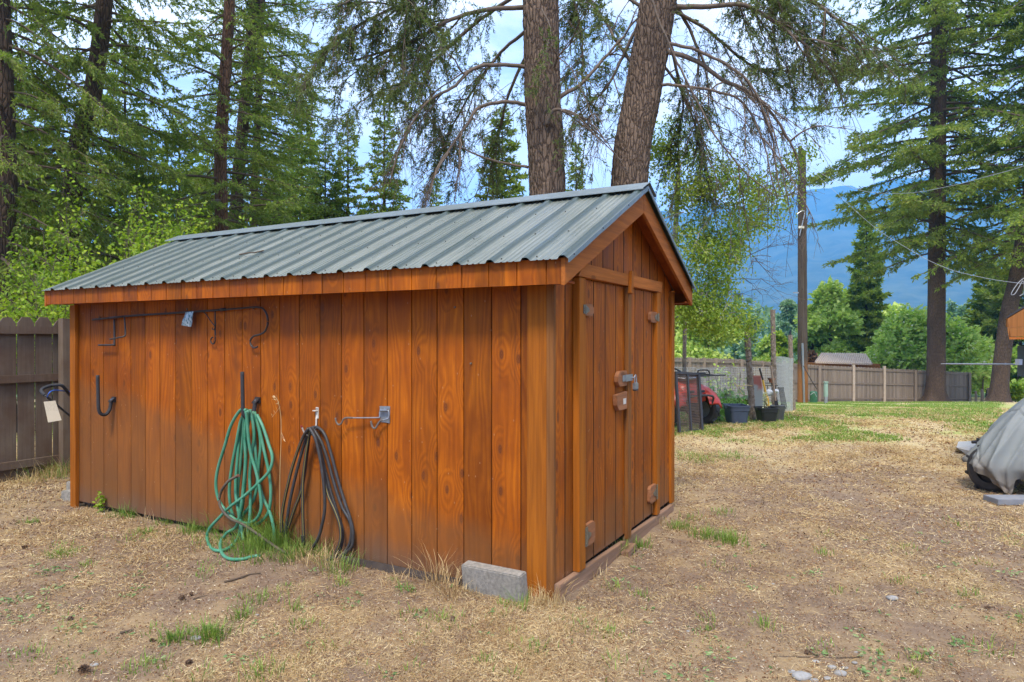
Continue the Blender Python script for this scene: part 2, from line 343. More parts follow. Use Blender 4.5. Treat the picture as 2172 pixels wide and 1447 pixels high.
# ================================================================ THE GROUND
def build_ground():
    rings = np.r_[np.linspace(0, .9, 4)[1:], .9 * np.cumprod(np.full(430, 1.0135)) , ]
    rings = np.r_[rings, rings[-1] * np.cumprod(np.full(45, 1.09))]
    na = 620; th = np.arange(na) * 2 * PI / na
    X = CAM[0] + rings[:, None] * np.cos(th); Y = CAM[1] + rings[:, None] * np.sin(th)
    Z = H(X, Y); nr = np.clip(1 - rings / 25, 0, 1)[:, None]
    rg = np.random.default_rng(3); Z = Z + nr * (rg.random(Z.shape) - .5) * .008
    Z = Z + nr * .012 * sinn(X * 7.3, Y * 6.7, 4.) * .5
    v = np.stack([X, Y, Z], -1).reshape(-1, 3); n = len(rings)
    v = np.r_[v, [[CAM[0], CAM[1], Hf(CAM[0], CAM[1])]]]
    i = np.arange(n * na).reshape(n, na); a = i[:-1]; b = i[1:]
    q = np.stack([a, b, np.roll(b, -1, 1), np.roll(a, -1, 1)], -1).reshape(-1, 4)
    t = np.stack([np.full(na, n * na), i[0], np.roll(i[0], -1)], -1)
    m = mat('dirt_and_dry_lawn', (.3, .2, .13), .95, 0, .15); g = G(m); o = g.tc.outputs['Object']
    n1 = g.noise(o, .55, 6, .62); n2 = g.noise(o, 3.2, 6, .65); n3 = g.noise(o, 26, 6, .7); n4 = g.noise(o, 120, 4, .7)
    dirt = g.mix(n3, (.105, .070, .046), (.33, .24, .165)); dirt = g.mix(g.ramp(n4, (.45, 0.), (.7, .6)), dirt, (.13, .07, .04))
    straw = g.mix(n3, (.23, .155, .08), (.46, .335, .18))
    c = g.mix(g.ramp(g.mix(.5, n1, n2), (.46, 0.), (.57, .75)), dirt, straw)
    # forward distance and sideways distance from the shed's near corner
    def dot(v3, off):
        d = g.n('ShaderNodeVectorMath', operation='DOT_PRODUCT'); g.l(o, d.inputs[0]); d.inputs[1].default_value = tuple(v3); return g.math('SUBTRACT', d.outputs['Value'], off)
    s = dot(fwd, float(CAM @ fwd)); r = dot(rgt, float(CAM @ rgt))
    lawn = g.mix(n3, (.42, .32, .16), (.60, .50, .29)); lawn = g.mix(g.ramp(n2, (.4, 0.), (.62, .55)), lawn, (.40, .26, .14))
    c = g.mix(g.ramp(g.math('ADD', g.math('DIVIDE', s, 20.), g.math('MULTIPLY', g.math('SUBTRACT', n1, .5), .45)), (.37, 0.), (.50, .95)), c, lawn)
    gm = g.math('ADD', g.math('DIVIDE', s, 40.), g.math('MULTIPLY', g.math('SUBTRACT', g.noise(o, .35, 5, .65), .5), .5))
    green = g.mix(n3, (.19, .29, .05), (.36, .43, .11))
    gf = g.math('MULTIPLY', g.ramp(gm, (.24, 0.), (.33, 1.), (.60, .9), (.80, .15)), g.ramp(g.noise(o, .7, 5, .7), (.38, .10), (.54, 1.)))
    c = g.mix(gf, c, green)
    far = g.ramp(g.math('DIVIDE', s, 100.), (.45, 0.), (.6, 1.)); c = g.mix(far, c, (.09, .15, .05))
    g.color(c); g.bump(g.mix(.5, n3, n4), .8, .02)
    o_ = link('ground', np_mesh(v, [q, t]), m, None, True); tag(o_, kind='structure')
build_ground()

def scatter(n, rmin, rmax, seed, spread=1.12, power=1.0):
    """points around the camera's stand, thinning with distance"""
    rg = np.random.default_rng(seed); r = rmin * (rmax / rmin) ** (rg.random(n) ** power); a = YAW + PI / 2 + (rg.random(n) * 2 - 1) * spread
    x = CAM[0] + r * np.cos(a); y = CAM[1] + r * np.sin(a); return x, y, r, rg
BARE = [(1690, 1270, .9, .55), (1900, 1180, 1.2, .5), (40, 1400, .45, .9), (20, 1200, .5, .6), (600, 1215, .45, .6), (1480, 1170, .4, .7), (900, 1330, .3, .4), (2050, 1330, .6, .5), (1300, 1420, .25, .4), (1560, 1060, .7, .5)]
BARE = [(*on_ground(a, b)[:2], r, k) for a, b, r, k in BARE]
def bare(x, y):
    o = np.zeros(len(x))
    for a, b, r, k in BARE: o = np.maximum(o, k * np.exp(-((x - a) ** 2 + (y - b) ** 2) / (r * r) * (1 + .5 * np.sin(x * 7) * np.cos(y * 6))))
    return o
def outside_shed(x, y, m=.03): return ~((x > -4.98 - m) & (x < .05 + m) & (y > 0 - m) & (y < 2.4 + m))
def litter():
    x, y, r, rg = scatter(760000, 2.2, 26, 11); k = outside_shed(x, y)
    pat = sinn(x * 1.1, y * 1.1, 5.) + .6 * sinn(x * 3.1, y * 2.7, 1.5); k &= (rg.random(len(x)) < (.55 + .3 * pat) * (1 - .9 * bare(x, y)))
    x, y, r, pat = x[k], y[k], r[k], pat[k]; n = len(x)
    a = rg.random(n) * 2 * PI; el = (rg.random(n) ** 2) * .55; d = np.stack([np.cos(a) * np.cos(el), np.sin(a) * np.cos(el), np.sin(el)], 1)
    c = np.stack([x, y, H(x, y) + .004 + rg.random(n) * .006], 1)
    sc = np.clip(r / 5, .8, 3)
    isb = rg.random(n) < (.42 - .15 * pat) * np.clip(1.6 - r / 9, .25, 1)
    v, f = diamonds(c[~isb], d[~isb], (.02 + .05 * rg.random((~isb).sum()) ** 2) * sc[~isb] ** .6, .0029 * sc[~isb], rg)
    tag(link('dry_grass', np_mesh(v, [f]), M['straw']), 'pale dry straw grass lying over the bare yard', kind='stuff')
    v, f = diamonds(c[isb], d[isb], (.012 + .035 * rg.random(isb.sum()) ** 2) * sc[isb] ** .6, (.002 + .006 * rg.random(isb.sum()) ** 3) * sc[isb], rg)
    tag(link('leaf_litter', np_mesh(v, [f]), M['litter']), 'brown needles and crumbled leaf litter on the soil', kind='stuff')
litter()
def crumbs():
    x, y, r, rg = scatter(220000, 2.2, 22, 41); k = outside_shed(x, y); x, y, r = x[k], y[k], r[k]; n = len(x); pal = rg.random(n)
    c = np.stack([x, y, H(x, y) + .004], 1); d = rg.normal(size=(n, 3)) * (1, 1, .35); sc = np.clip(r / 5, .8, 3)
    for nm, mk, lo, hi, lab in (('bark_crumbs', 'crumb', 0, .6, 'dark reddish crumbs of bark and cone scales on the soil'), ('wood_chips', 'chip', .6, 1, 'pale splinters and chips of wood on the soil')):
        s = (pal >= lo) & (pal < hi); m_ = s.sum(); v, f = diamonds(c[s], d[s], (.006 + .016 * rg.random(m_) ** 2) * sc[s], (.004 + .007 * rg.random(m_)) * sc[s], rg, 1.); tag(link(nm, np_mesh(v, [f]), M[mk]), lab, kind='stuff')
M['crumb'] = leaf('crumb', (.05, .028, .018), (.14, .065, .032), (.30, .14, .06), .0, .9, 2.5); M['chip'] = leaf('chip', (.26, .18, .11), (.46, .36, .24), (.62, .54, .42), .0, .9, 2.5)
crumbs()
def stubble():
    # upright dry blades in loose tufts
    x, y, r, rg = scatter(22500, 2.4, 24, 17); k = outside_shed(x, y, .08); pat = sinn(x * 1.1, y * 1.1, 5.) + .5 * sinn(x * 2.3, y * 2.1, .5); k &= rg.random(len(x)) < (.35 + .5 * pat) * (1 - bare(x, y)) ** 2
    x, y, r = x[k], y[k], r[k]; nb = 26; X = np.repeat(x, nb); Y = np.repeat(y, nb); R = np.repeat(r, nb); n = len(X)
    X = X + rg.normal(size=n) * .045; Y = Y + rg.normal(size=n) * .045
    a = rg.random(n) * 2 * PI; el = .25 + rg.random(n) * 1.0; d = np.stack([np.cos(a) * np.cos(el), np.sin(a) * np.cos(el), np.sin(el)], 1)
    c = np.stack([X, Y, H(X, Y)], 1); sc = np.clip(R / 5, .8, 3) ** .7
    v, f = diamonds(c, d, (.015 + .032 * rg.random(n)) * sc, .0026 * sc, rg, 1.)
    tag(link('dry_stubble', np_mesh(v, [f]), M['straw']), 'short upright tufts of dried out lawn grass', kind='stuff')
stubble()
def blades(cen, rad, nb, h, wd, seed, name, label, m, lean=.9, kindly='stuff'):
    """tufts of grass blades: cen (k,2), rad, count, height arrays"""
    rg = np.random.default_rng(seed); P = []; 
    for (cx, cy), ra, n, hh in zip(cen, rad, nb, h):
        n = int(n); q = rg.normal(size=(n, 2)) * ra * .5; a = np.arctan2(q[:, 1], q[:, 0]) + rg.normal(size=n) * .9
        P.append(np.c_[cx + q[:, 0], cy + q[:, 1], a, hh * (.4 + .8 * rg.random(n)), lean * (.25 + .9 * rg.random(n))])
    P = np.concatenate(P); n = len(P); z0 = H(P[:, 0], P[:, 1]) - .005; hd = np.stack([np.cos(P[:, 2]), np.sin(P[:, 2]), np.zeros(n)], 1); side = np.stack([-hd[:, 1], hd[:, 0], np.zeros(n)], 1)
    b0 = np.c_[P[:, 0], P[:, 1], z0]; L = P[:, 3][:, None]; le = P[:, 4][:, None]; W = wd * (.6 + .8 * rg.random(n))[:, None]
    lev = []
    for t in (0, .45, .8, 1.):
        c = b0 + hd * L * le * t ** 2 * .8 + np.array([0, 0, 1]) * L * (t - .28 * le * t * t); ww = W * (1 - t ** 1.5) * .5
        lev += [c - side * ww, c + side * ww] if t < 1 else [c]
    v = np.stack(lev, 1).reshape(-1, 3); i = np.arange(n)[:, None] * 7
    q = np.concatenate([i + np.array([[0, 1, 3, 2]]), i + np.array([[2, 3, 5, 4]])]); t = i + np.array([[4, 5, 6]])
    o = link(name, np_mesh(v, [q, t]), m); return tag(o, label, kind=kindly)
def gp(px, py): return tuple(on_ground(px, py)[:2])
def green_ground():
    rg = np.random.default_rng(5); cen = []; rad = []; nb = []; h = []
    def add(px, py, ra, n, hh): cen.append(gp(px, py)); rad.append(ra); nb.append(n); h.append(hh)
    # picked out of the yard: small green tufts
    for px, py, ra, n, hh in [(62, 1110, .07, 60, .06), (310, 1130, .08, 90, .06), (130, 1175, .12, 130, .05), (178, 1200, .07, 60, .04), (285, 1145, .2, 90, .05), (372, 1360, .07, 120, .09), (446, 1352, .09, 200, .11),
                              (510, 1310, .06, 50, .1), (540, 1275, .14, 90, .06), (640, 1330, .1, 60, .05), (620, 1295, .05, 26, .11), (1440, 1120, .10, 120, .09), (1500, 1140, .12, 150, .10), (1545, 1150, .11, 170, .11), (1360, 1160, .08, 80, .09), (1322, 1175, .07, 90, .12),
                              (1310, 1250, .1, 30, .07), (1620, 1330, .05, 30, .1), (1530, 1090, .1, 60, .07), (1480, 975, .3, 300, .07), (1550, 970, .3, 260, .07), (1450, 965, .25, 160, .07), (2100, 1380, .12, 50, .06), (1130, 1380, .1, 60, .05), (300, 1420, .12, 90, .05), (560, 1430, .1, 90, .07),
                              (940, 1320, .1, 50, .06), (860, 1255, .06, 30, .08), (60, 1395, .15, 60, .05), (1240, 1330, .15, 70, .05), (1100, 1290, .06, 40, .12)]: add(px, py, ra, n, hh)
    for _ in range(70):
        px = rg.uniform(0, 2172); py = 1080 + 367 * rg.random()
        p = gp(px, py)
        if not outside_shed(np.array([p[0]]), np.array([p[1]]), .15)[0]: continue
        cen.append(p); rad.append(.04 + .1 * rg.random()); nb.append(rg.integers(6, 45)); h.append(.03 + .04 * rg.random())
    blades(cen, rad, nb, h, .0055, 6, 'grass_tufts', 'scattered short green grass tufts in the dry yard', M['grass'])
    # lawn further back on the right
    x, y, r, rg = scatter(60000, 9.5, 44, 23, .62); s = (x - CAM[0]) * fwd[0] + (y - CAM[1]) * fwd[1]; rr = (x - CAM[0]) * rgt[0] + (y - CAM[1]) * rgt[1]
    pat = sinn(x * .5, y * .5, 3.) + .5 * sinn(x * 1.3, y * 1.3, 1.); k = (rr > 1.8) & (s > 10.0) & (pat > -.2 - .5 * ((s > 12) & (s < 24)))
    k &= ~((s > 12.2) & (s < 14.2) & (rr > 6.2) & (rr < 7.8)); k &= rg.random(len(x)) < .8
    x, y, r = x[k], y[k], r[k]
    blades(np.c_[x, y], .1 + .004 * r, np.full(len(x), 10), .028 + .0014 * r, .014, 24, 'lawn_grass', 'bright green lawn patches beyond the dry strip', M['grass'], .7)
green_ground()
def wall_grass():
    cen = []; rad = []; nb = []; h = []
    def add(px, py, ra, n, hh): cen.append(gp(px, py)); rad.append(ra); nb.append(n); h.append(hh)
    for px, py, ra, n, hh in [(560, 1148, .12, 380, .36), (585, 1160, .12, 260, .30), (530, 1172, .15, 260, .22), (610, 1150, .08, 160, .38), (430, 1120, .10, 150, .18), (455, 1130, .09, 120, .2), (405, 1130, .12, 140, .12), (640, 1165, .12, 120, .22), (680, 1178, .12, 120, .2),
                              (255, 1095, .1, 70, .13), (275, 1098, .07, 60, .16), (350, 1112, .1, 60, .1), (725, 1210, .14, 110, .14), (480, 1150, .2, 160, .12), (620, 1185, .12, 140, .16), (560, 1185, .14, 120, .1)]: add(px, py, ra, n, hh)
    blades(cen, rad, nb, h, .0045, 8, 'long_grass', 'long green grass growing up behind the hung hoses', M['grass'], 1.0)
    cen = []; rad = []; nb = []; h = []
    for px, py, ra, n, hh in [(925, 1238, .12, 90, .26), (1170, 1275, .12, 170, .16), (1140, 1280, .1, 90, .10), (960, 1255, .16, 120, .14), (700, 1195, .16, 150, .15), (850, 1235, .1, 40, .12), (1245, 1215, .12, 90, .10), (1290, 1180, .10, 80, .12), (1395, 1110, .1, 60, .10), (330, 1105, .2, 90, .14), (660, 1190, .2, 160, .12),
                              (1330, 1140, .06, 40, .12), (20, 1000, .4, 300, .22), (90, 1008, .35, 300, .22), (140, 1005, .2, 180, .25), (60, 1020, .4, 300, .14), (180, 1085, .15, 120, .05), (60, 1065, .5, 400, .06), (150, 1100, .4, 260, .05)]: add(px, py, ra, n, hh)
    blades(cen, rad, nb, h, .004, 9, 'dry_tufts', 'longer dried grass tufts along the foot of the walls and fence', M['straw'], 1.2)
    cen = [];
    blades([gp(30, 1000), gp(95, 1006), gp(140, 1003), gp(125, 1015), gp(5, 1010)], [.3, .3, .15, .2, .3], [160, 160, 100, 60, 100], [.25, .24, .28, .18, .2], .005, 31, 'fence_grass', 'green grass at the foot of the near picket fence', M['grass'], 1.0)
wall_grass()

# ================================================================ THE SHED
L_, W_ = 4.975, 2.38
EAVE_Z, EAVE_T, OE, OG, OGF, RY, RZ = 1.790, 1.935, .187, .145, .10, 1.162, 2.585
shed = thing('garden_shed', 'orange stained grooved wood shed with green ribbed metal roof and double doors', 'shed', (0, 0, 0))
def grooved_wall(axis, lo, hi, z0, z1f, plane, inward, g0, step, name, m, gw=.0045, gd=.009, extra=None):
    """siding panel with V grooves along axis; z1f(u) is the top edge"""
    us = [lo]; ds = [0.]
    k = math.floor((lo - g0) / step); g = []
    while g0 + k * step < hi:
        u = g0 + k * step
        if u > lo + .01 and u < hi - .01: us += [u - gw, u - gw * .5, u + gw * .5, u + gw]; ds += [0, gd, gd, 0]
        k += 1
    for e in (extra or []):
        us.append(e); ds.append(0.)
    us.append(hi); ds.append(0.)
    o = np.argsort(us, kind='stable'); us = np.array(us)[o]; ds = np.array(ds)[o]; n = len(us)
    v = []
    for zf in (0, 1):
        for u, d in zip(us, ds):
            z = z0 if zf == 0 else z1f(u); p = [0, 0, z]; p[axis] = u; p[1 - axis] = plane + inward * d; v.append(p)
    back = [[*( [0, 0, 0])]]
    i = np.arange(n - 1); q = np.stack([i, i + 1, i + 1 + n, i + n], 1)
    mb = MB().add(v, q)
    # back sheet
    vb = []
    for zf in (0, 1):
        for u in us:
            z = z0 if zf == 0 else z1f(u); p = [0, 0, z]; p[axis] = u; p[1 - axis] = plane + inward * .022; vb.append(p)
    mb.add(vb, q[:, ::-1])
    return mb.mesh(name, m, shed)
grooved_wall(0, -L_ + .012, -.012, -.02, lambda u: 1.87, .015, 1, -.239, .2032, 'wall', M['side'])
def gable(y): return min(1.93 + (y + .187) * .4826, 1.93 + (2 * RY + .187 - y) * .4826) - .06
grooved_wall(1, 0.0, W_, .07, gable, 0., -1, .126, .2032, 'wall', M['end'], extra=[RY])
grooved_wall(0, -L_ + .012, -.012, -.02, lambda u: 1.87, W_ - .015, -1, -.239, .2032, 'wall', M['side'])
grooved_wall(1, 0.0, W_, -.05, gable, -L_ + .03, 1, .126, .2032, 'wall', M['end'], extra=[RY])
mb = MB().box((-L_ + .1, .05, -.06), (-.05, W_ - .05, .03)); mb.mesh('floor_frame', M['bark_dark'], shed)
# corner trims on the long side and the ends
def xw(px): return on_y(px, 900, 0)[0]
MB().box((-.180, -.020, -.055), (-.052, .012, 1.80)).mesh('corner_trim', M['trim_o'], shed, bevel=.002)
MB().box((-.049, -.026, -.05), (-.001, .012, 1.80)).mesh('corner_trim', M['trim_w'], shed, bevel=.002)
MB().box((-L_ - .005, -.022, -.085), (-L_ + .082, .012, 1.80)).mesh('corner_trim', M['trim_o'], shed, bevel=.002)
MB().box((0.001, 2.30, .05), (.024, 2.392, 1.90)).mesh('corner_trim', M['trim_d'], shed, bevel=.002)
# soffits and fascia
MB().box((-L_ - OGF + .02, -OE + .022, 1.805), (OG - .03, -.001, 1.815)).mesh('soffit', M['dark_ply'], shed)
MB().box((-L_ - OGF + .02, W_ + .001, 1.805), (OG - .03, W_ + .19, 1.815)).mesh('soffit', M['dark_ply'], shed)
def fascia(y, inward, z0):
    us = [-L_ - OGF]; ds = [0.]; k = 0; g0 = -.03 - .0  # grooves
    x = OG - .115
    xs = []
    while x > -L_ - OGF + .02: xs.append(x); x -= .1855
    for x in sorted(xs): us += [x - .004, x - .002, x + .002, x + .004]; ds += [0, .008, .008, 0]
    us.append(OG - .026); ds.append(0.); n = len(us); v = []
    for z in (0, 1):
        for u, d in zip(us, ds):
            t = (u + L_) / L_; v.append((u, y + inward * d, (z0 + .010 * (1 - t)) if z == 0 else EAVE_T - .004))
    for z in (0, 1):
        for u, d in zip(us, ds):
            t = (u + L_) / L_; v.append((u, y + inward * .02, (z0 + .010 * (1 - t)) if z == 0 else EAVE_T - .004))
    i = np.arange(n - 1); q = np.stack([i, i + 1, i + 1 + n, i + n], 1)
    return MB().add(v, [q, q + 2 * n, np.stack([i, i + 1, i + 1 + 2 * n, i + 2 * n], 1), np.array([[0, n, 3 * n, 2 * n]])]).mesh('fascia', M['fascia'], shed)
fascia(-OE, 1, EAVE_Z); fascia(W_ + OE + .005, -1, EAVE_Z)
# rake boards at both gables
sl_ = (RZ - .045 - EAVE_T) / (RY + OE)
def rake(x, sx, side):
    y0, y1 = (-OE - .004, RY - .001) if side < 0 else (2 * RY + OE + .02, RY + .001)
    zt0, zt1 = EAVE_T - .004, RZ - .045
    poly = [(x, y0, EAVE_Z - .008), (x, y0, zt0), (x, y1, zt1), (x, y1, zt1 - .150)]
    return MB().prism(poly, (sx * .024, 0, 0)).mesh('rake_board', M['rake'], shed, bevel=.002)
for sd in (-1, 1): rake(OG, -1, sd); rake(-L_ - OGF, 1, sd)
# sloping soffit of the gable overhang
for sd in (-1, 1):
    y0 = -OE + .02 if sd < 0 else 2 * RY + OE - .0
    MB().prism([(.003, y0, EAVE_T - .045), (.003, RY, RZ - .09), (OG - .026, RY, RZ - .09), (OG - .026, y0, EAVE_T - .045)], (0, 0, .02)).mesh('soffit', M['dark_ply'], shed)
# eave return boards that close the overhang at the corners
MB().box((.003, -OE + .021, EAVE_Z + .012), (OG - .027, -.001 + .0, EAVE_Z + .026)).mesh('soffit', M['dark_ply'], shed)
MB().box((.003, W_ + .001, EAVE_Z + .012), (OG - .027, W_ + OE - .02, EAVE_Z + .026)).mesh('soffit', M['dark_ply'], shed)
# ---- ribbed metal roof
RIB0 = OG + .032 - .035
def roof_metal():
    m = mat('green_roof_metal', (.10, .14, .12), .34, 0, .6); g = G(m); o = g.tc.outputs['Object']; xyz = g.sep(o)
    d = g.noise(g.map((3, 1, 1)), 2, 6, .65); st = g.noise(g.map((55, .8, .8)), 1, 4, .6); sp = g.noise(o, 60, 3, .7)
    dust = g.math('ADD', g.math('MULTIPLY', d, .6), g.math('MULTIPLY', st, .5))
    c = g.mix(g.ramp(dust, (.35, .0), (.68, 1.)), (.095, .112, .096), (.205, .215, .18)); c = g.mix(g.ramp(sp, (.55, 0.), (.75, .2)), c, (.26, .26, .21))
    # dirt gathers on the flats; the raised ribs stay dark green
    fx = g.math('FRACT', g.math('ADD', g.math('DIVIDE', g.math('SUBTRACT', xyz[0], RIB0), .2286), 40.5)); rd = g.math('ABSOLUTE', g.math('SUBTRACT', fx, .5))
    rm = g.ramp(rd, (.10, 1.), (.15, 0.)); c = g.mix(rm, c, (.035, .055, .047))
    mfx = g.math('ABSOLUTE', g.math('SUBTRACT', g.math('FRACT', g.math('DIVIDE', g.math('SUBTRACT', xyz[0], RIB0 - .075 + .4), .04)), .5)); mrm = g.math('MULTIPLY', g.math('MULTIPLY', g.ramp(mfx, (.12, 1.), (.22, 0.)), g.math('SUBTRACT', 1., rm)), .45); c = g.mix(mrm, c, (.05, .075, .062))
    g.color(c); g.l(g.ramp(dust, (.3, .20), (.7, .40)), g.b.inputs['Roughness']); g.bump(st, .12, .002); return m
M['roof'] = roof_metal()
M['flash'] = noisy('flashing', (.20, .235, .235), (.15, .18, .18), 20, .36, .05, .25)
def ribbed(side):
    x0, x1 = -L_ - OGF - .012, OG + .032; prof = [(x0, 0.), (x0, 0.)]; pitch = .2286; x = x1 - .035
    rib = [(-.032, 0), (-.017, .017), (-.010, .020), (.010, .020), (.017, .017), (.032, 0)]; xs = []
    while x > x0 + .03: xs.append(x); x -= pitch
    pts = [(x0, 0.)]
    for c in sorted(xs):
        for mm in (-.155, -.115, -.075): # minor ribs
            if c + mm > x0 + .04: pts += [(c + mm - .008, 0), (c + mm - .003, .0045), (c + mm + .003, .0045), (c + mm + .008, 0)]
        pts += [(c + a, b) for a, b in rib]
    pts = [p for p in pts if x0 <= p[0] <= x1]
    if pts[-1][0] < x1: pts.append((x1, -.022))
    pts = np.array(pts); n = len(pts)
    ye, yr = (-OE - .03, RY) if side < 0 else (2 * RY + OE + .035, RY)
    run = abs(yr - ye); sl = (RZ - .012 - EAVE_T - .002) / (RY + OE); zl = RZ - .012 - sl * run
    nrm = np.array([0, side * sl, 1.]); nrm /= np.linalg.norm(nrm); K_ = 12; v = []
    for j in range(K_ + 1):
        t = j / K_; y = ye + (yr - ye) * t; z = zl + (RZ - .012 - zl) * t
        wob = .0012 * np.sin(pts[:, 0] * 9 + j * 1.7) * (0 < j < K_)
        v.append(np.c_[pts[:, 0], np.full(n, y), np.full(n, z)] + nrm * (pts[:, 1] + wob)[:, None])
    v = np.concatenate(v); i = np.arange(n - 1)[None] + np.arange(K_)[:, None] * n; i = i.ravel()
    q = np.stack([i, i + 1, i + 1 + n, i + n], 1)
    v2 = v - nrm * .0012
    o = MB().add(v, q).add(v2, q[:, ::-1]).mesh('roof', M['roof'], shed); o['label'] = 'green grey ribbed metal roof slope facing the hoses' if side < 0 else 'green grey ribbed metal roof slope on the far side'
    if side < 0:
        me0 = None
        for c in sorted(xs):
            for t in (.04, .35, .68):
                y = ye + (yr - ye) * t; z = zl + (RZ - .012 - zl) * t; p = np.array([c + .046, y, z])
                if me0 is None:
                    s0 = MB().tube([p, p + nrm * .006], .004, 6).mesh('screw', M['black'], o); me0 = p
                else:
                    s1 = s0.copy(); C.objects.link(s1); s1.location = V(p - me0)
    return o
rf = ribbed(-1); rb_ = ribbed(1)
# ridge cap: two flanges with a rounded top
prof = []
slc = sl_
for a in (-.155, -.153, -.02, 0, .02, .153, .155):
    z = RZ + .021 - abs(a) * slc - (.006 if abs(a) > .154 else 0); prof.append((a, z if a else RZ + .022))
v = []; xs_ = [-L_ - OGF - .02, -3.3, -1.6, .01, OG + .045]
for x in xs_:
    for a, z in prof: v.append((x, RY + a, z))
n = len(prof); q = [[i + j * n, i + 1 + j * n, i + 1 + (j + 1) * n, i + (j + 1) * n] for j in range(len(xs_) - 1) for i in range(n - 1)]
v2 = [(x, y, z - .002) for x, y, z in v]
MB().add(v, np.array(q)).add(v2, np.array(q)[:, ::-1]).mesh('ridge_cap', M['flash'], shed)
# edge trim down the near rake
for sd in (-1, 1):
    ye, yr = (-OE - .03, RY) if sd < 0 else (2 * RY + OE + .035, RY); zl = EAVE_T - .004 - .03 * sl_
    a = np.array([OG + .034, ye, zl + .004]); b = np.array([OG + .034, yr, RZ - .008])
    MB().prism([a + (0, 0, .006), b + (0, 0, .006), b + (0, 0, -.02), a + (0, 0, -.02)], (-.003, 0, 0)).mesh('roof_edge_trim', M['flash'], shed)

# ---- doors on the gable end
def door(y0, y1, label):
    mb = MB(); us = [y0]; ds = [0]
    k = math.ceil((y0 - .126) / .2032)
    while .126 + k * .2032 < y1:
        u = .126 + k * .2032
        if u > y0 + .02 and u < y1 - .02: us += [u - .0045, u - .002, u + .002, u + .0045]; ds += [0, .009, .009, 0]
        k += 1
    us.append(y1); ds.append(0); n = len(us)
    v = [(.016 - d, u, z) for z in (.085, 1.858) for u, d in zip(us, ds)]; i = np.arange(n - 1); q = np.stack([i, i + 1, i + 1 + n, i + n], 1)
    v += [(.002, u, z) for z in (.085, 1.858) for u in us]
    f = [q, q + 2 * n, np.stack([i, i + 1, i + 1 + 2 * n, i + 2 * n], 1), np.array([[0, n, 3 * n, 2 * n], [n - 1, 2 * n - 1, 4 * n - 1, 3 * n - 1]])]
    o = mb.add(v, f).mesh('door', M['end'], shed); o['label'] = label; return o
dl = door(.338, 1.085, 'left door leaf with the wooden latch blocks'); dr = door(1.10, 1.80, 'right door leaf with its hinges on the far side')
MB().box((.003, .236, .072), (.046, .332, 1.862)).mesh('door_trim', M['trim_d'], shed, bevel=.002)
MB().box((.003, 1.806, .062), (.046, 1.885, 1.862)).mesh('door_trim', M['trim_d'], shed, bevel=.002)
cb = MB().box((.018, 1.112, .045), (.047, 1.182, 1.855)).mesh('center_batten', M['trim_w'], shed, bevel=.002)
MB().prism([(.003, .210, 1.868), (.003, .30, 1.952), (.003, 1.945, 1.952), (.003, 1.915, 1.868)], (.047, 0, 0)).mesh('door_header', M['header'], shed, bevel=.002)
MB().obox((.063, 1.125, 1.893), (1, 0, 0), (0, 1, -.12), (0, .12, 1), .0125, .024, .082).mesh('turn_button', M['trim_d'], shed, bevel=.002)
# base boards
MB().prism([(.003, -.028, .078), (.003, 1.07, .045), (.003, 1.07, -.04), (.003, -.028, -.03)], (.040, 0, 0)).mesh('base_board', M['skid'], shed, bevel=.003)
MB().prism([(.003, 1.12, .062), (.003, 2.30, .045), (.003, 2.30, -.06), (.003, 1.12, -.05)], (.040, 0, 0)).mesh('base_board', M['skid'], shed, bevel=.003)
MB().obox((.075, 1.045, -.008), (1, 0, .1), (0, 1, .12), (0, -.12, 1), .03, .085, .022).mesh('door_stop', M['skid'], shed, bevel=.004)
# hinge blocks
def hinge(pa, pb, par, left, taper):
    a = on_x(*pa, .03); b = on_x(*pb, .03); y0, y1 = sorted((a[1], b[1])); z0, z1 = sorted((a[2], b[2])); x0, x1 = .0175, .043
    c = .022
    if left: poly = [(x0, y0, z0), (x0, y0, z1), (x0, y1 - c, z1), (x0, y1, z1 - c), (x0, y1, z0 + c), (x0, y1 - c, z0)]
    else: poly = [(x0, y1, z0), (x0, y1, z1), (x0, y0 + c, z1), (x0, y0, z1 - c), (x0, y0, z0 + c), (x0, y0 + c, z0)]
    o = MB().prism(poly, (x1 - x0, 0, 0)).mesh('hinge_block', M['block'], par, bevel=.002)
    yh = y0 if left else y1; s = 1 if left else -1; mz = (z0 + z1) / 2
    mb = MB().prism([(x1 + .001, yh + s * .004, mz - .032), (x1 + .001, yh + s * .004, mz + .032), (x1 + .001, yh + s * .07, mz + .008), (x1 + .001, yh + s * .07, mz - .008)], (.003, 0, 0))
    mb.box((.0475, yh - s * .032, z0 + .012), (.0505, yh - s * .006, z1 - .008)); mb.tube([(.050, yh - s * .002, z0 + .012), (.050, yh - s * .002, z1 - .008)], .005, 8)
    for zz in (z0 + .03, z1 - .03): mb.tube([(.050, yh - s * .02, zz), (.053, yh - s * .02, zz)], .005, 6)
    mb.mesh('hinge', M['hinge'], par)
hinge((1236, 644), (1256, 671), dl, True, 1); hinge((1377, 661), (1391, 685), dr, False, 1)
hinge((1240, 1114), (1259, 1148), dl, True, 1); hinge((1376, 1033), (1388, 1062), dr, False, 1)
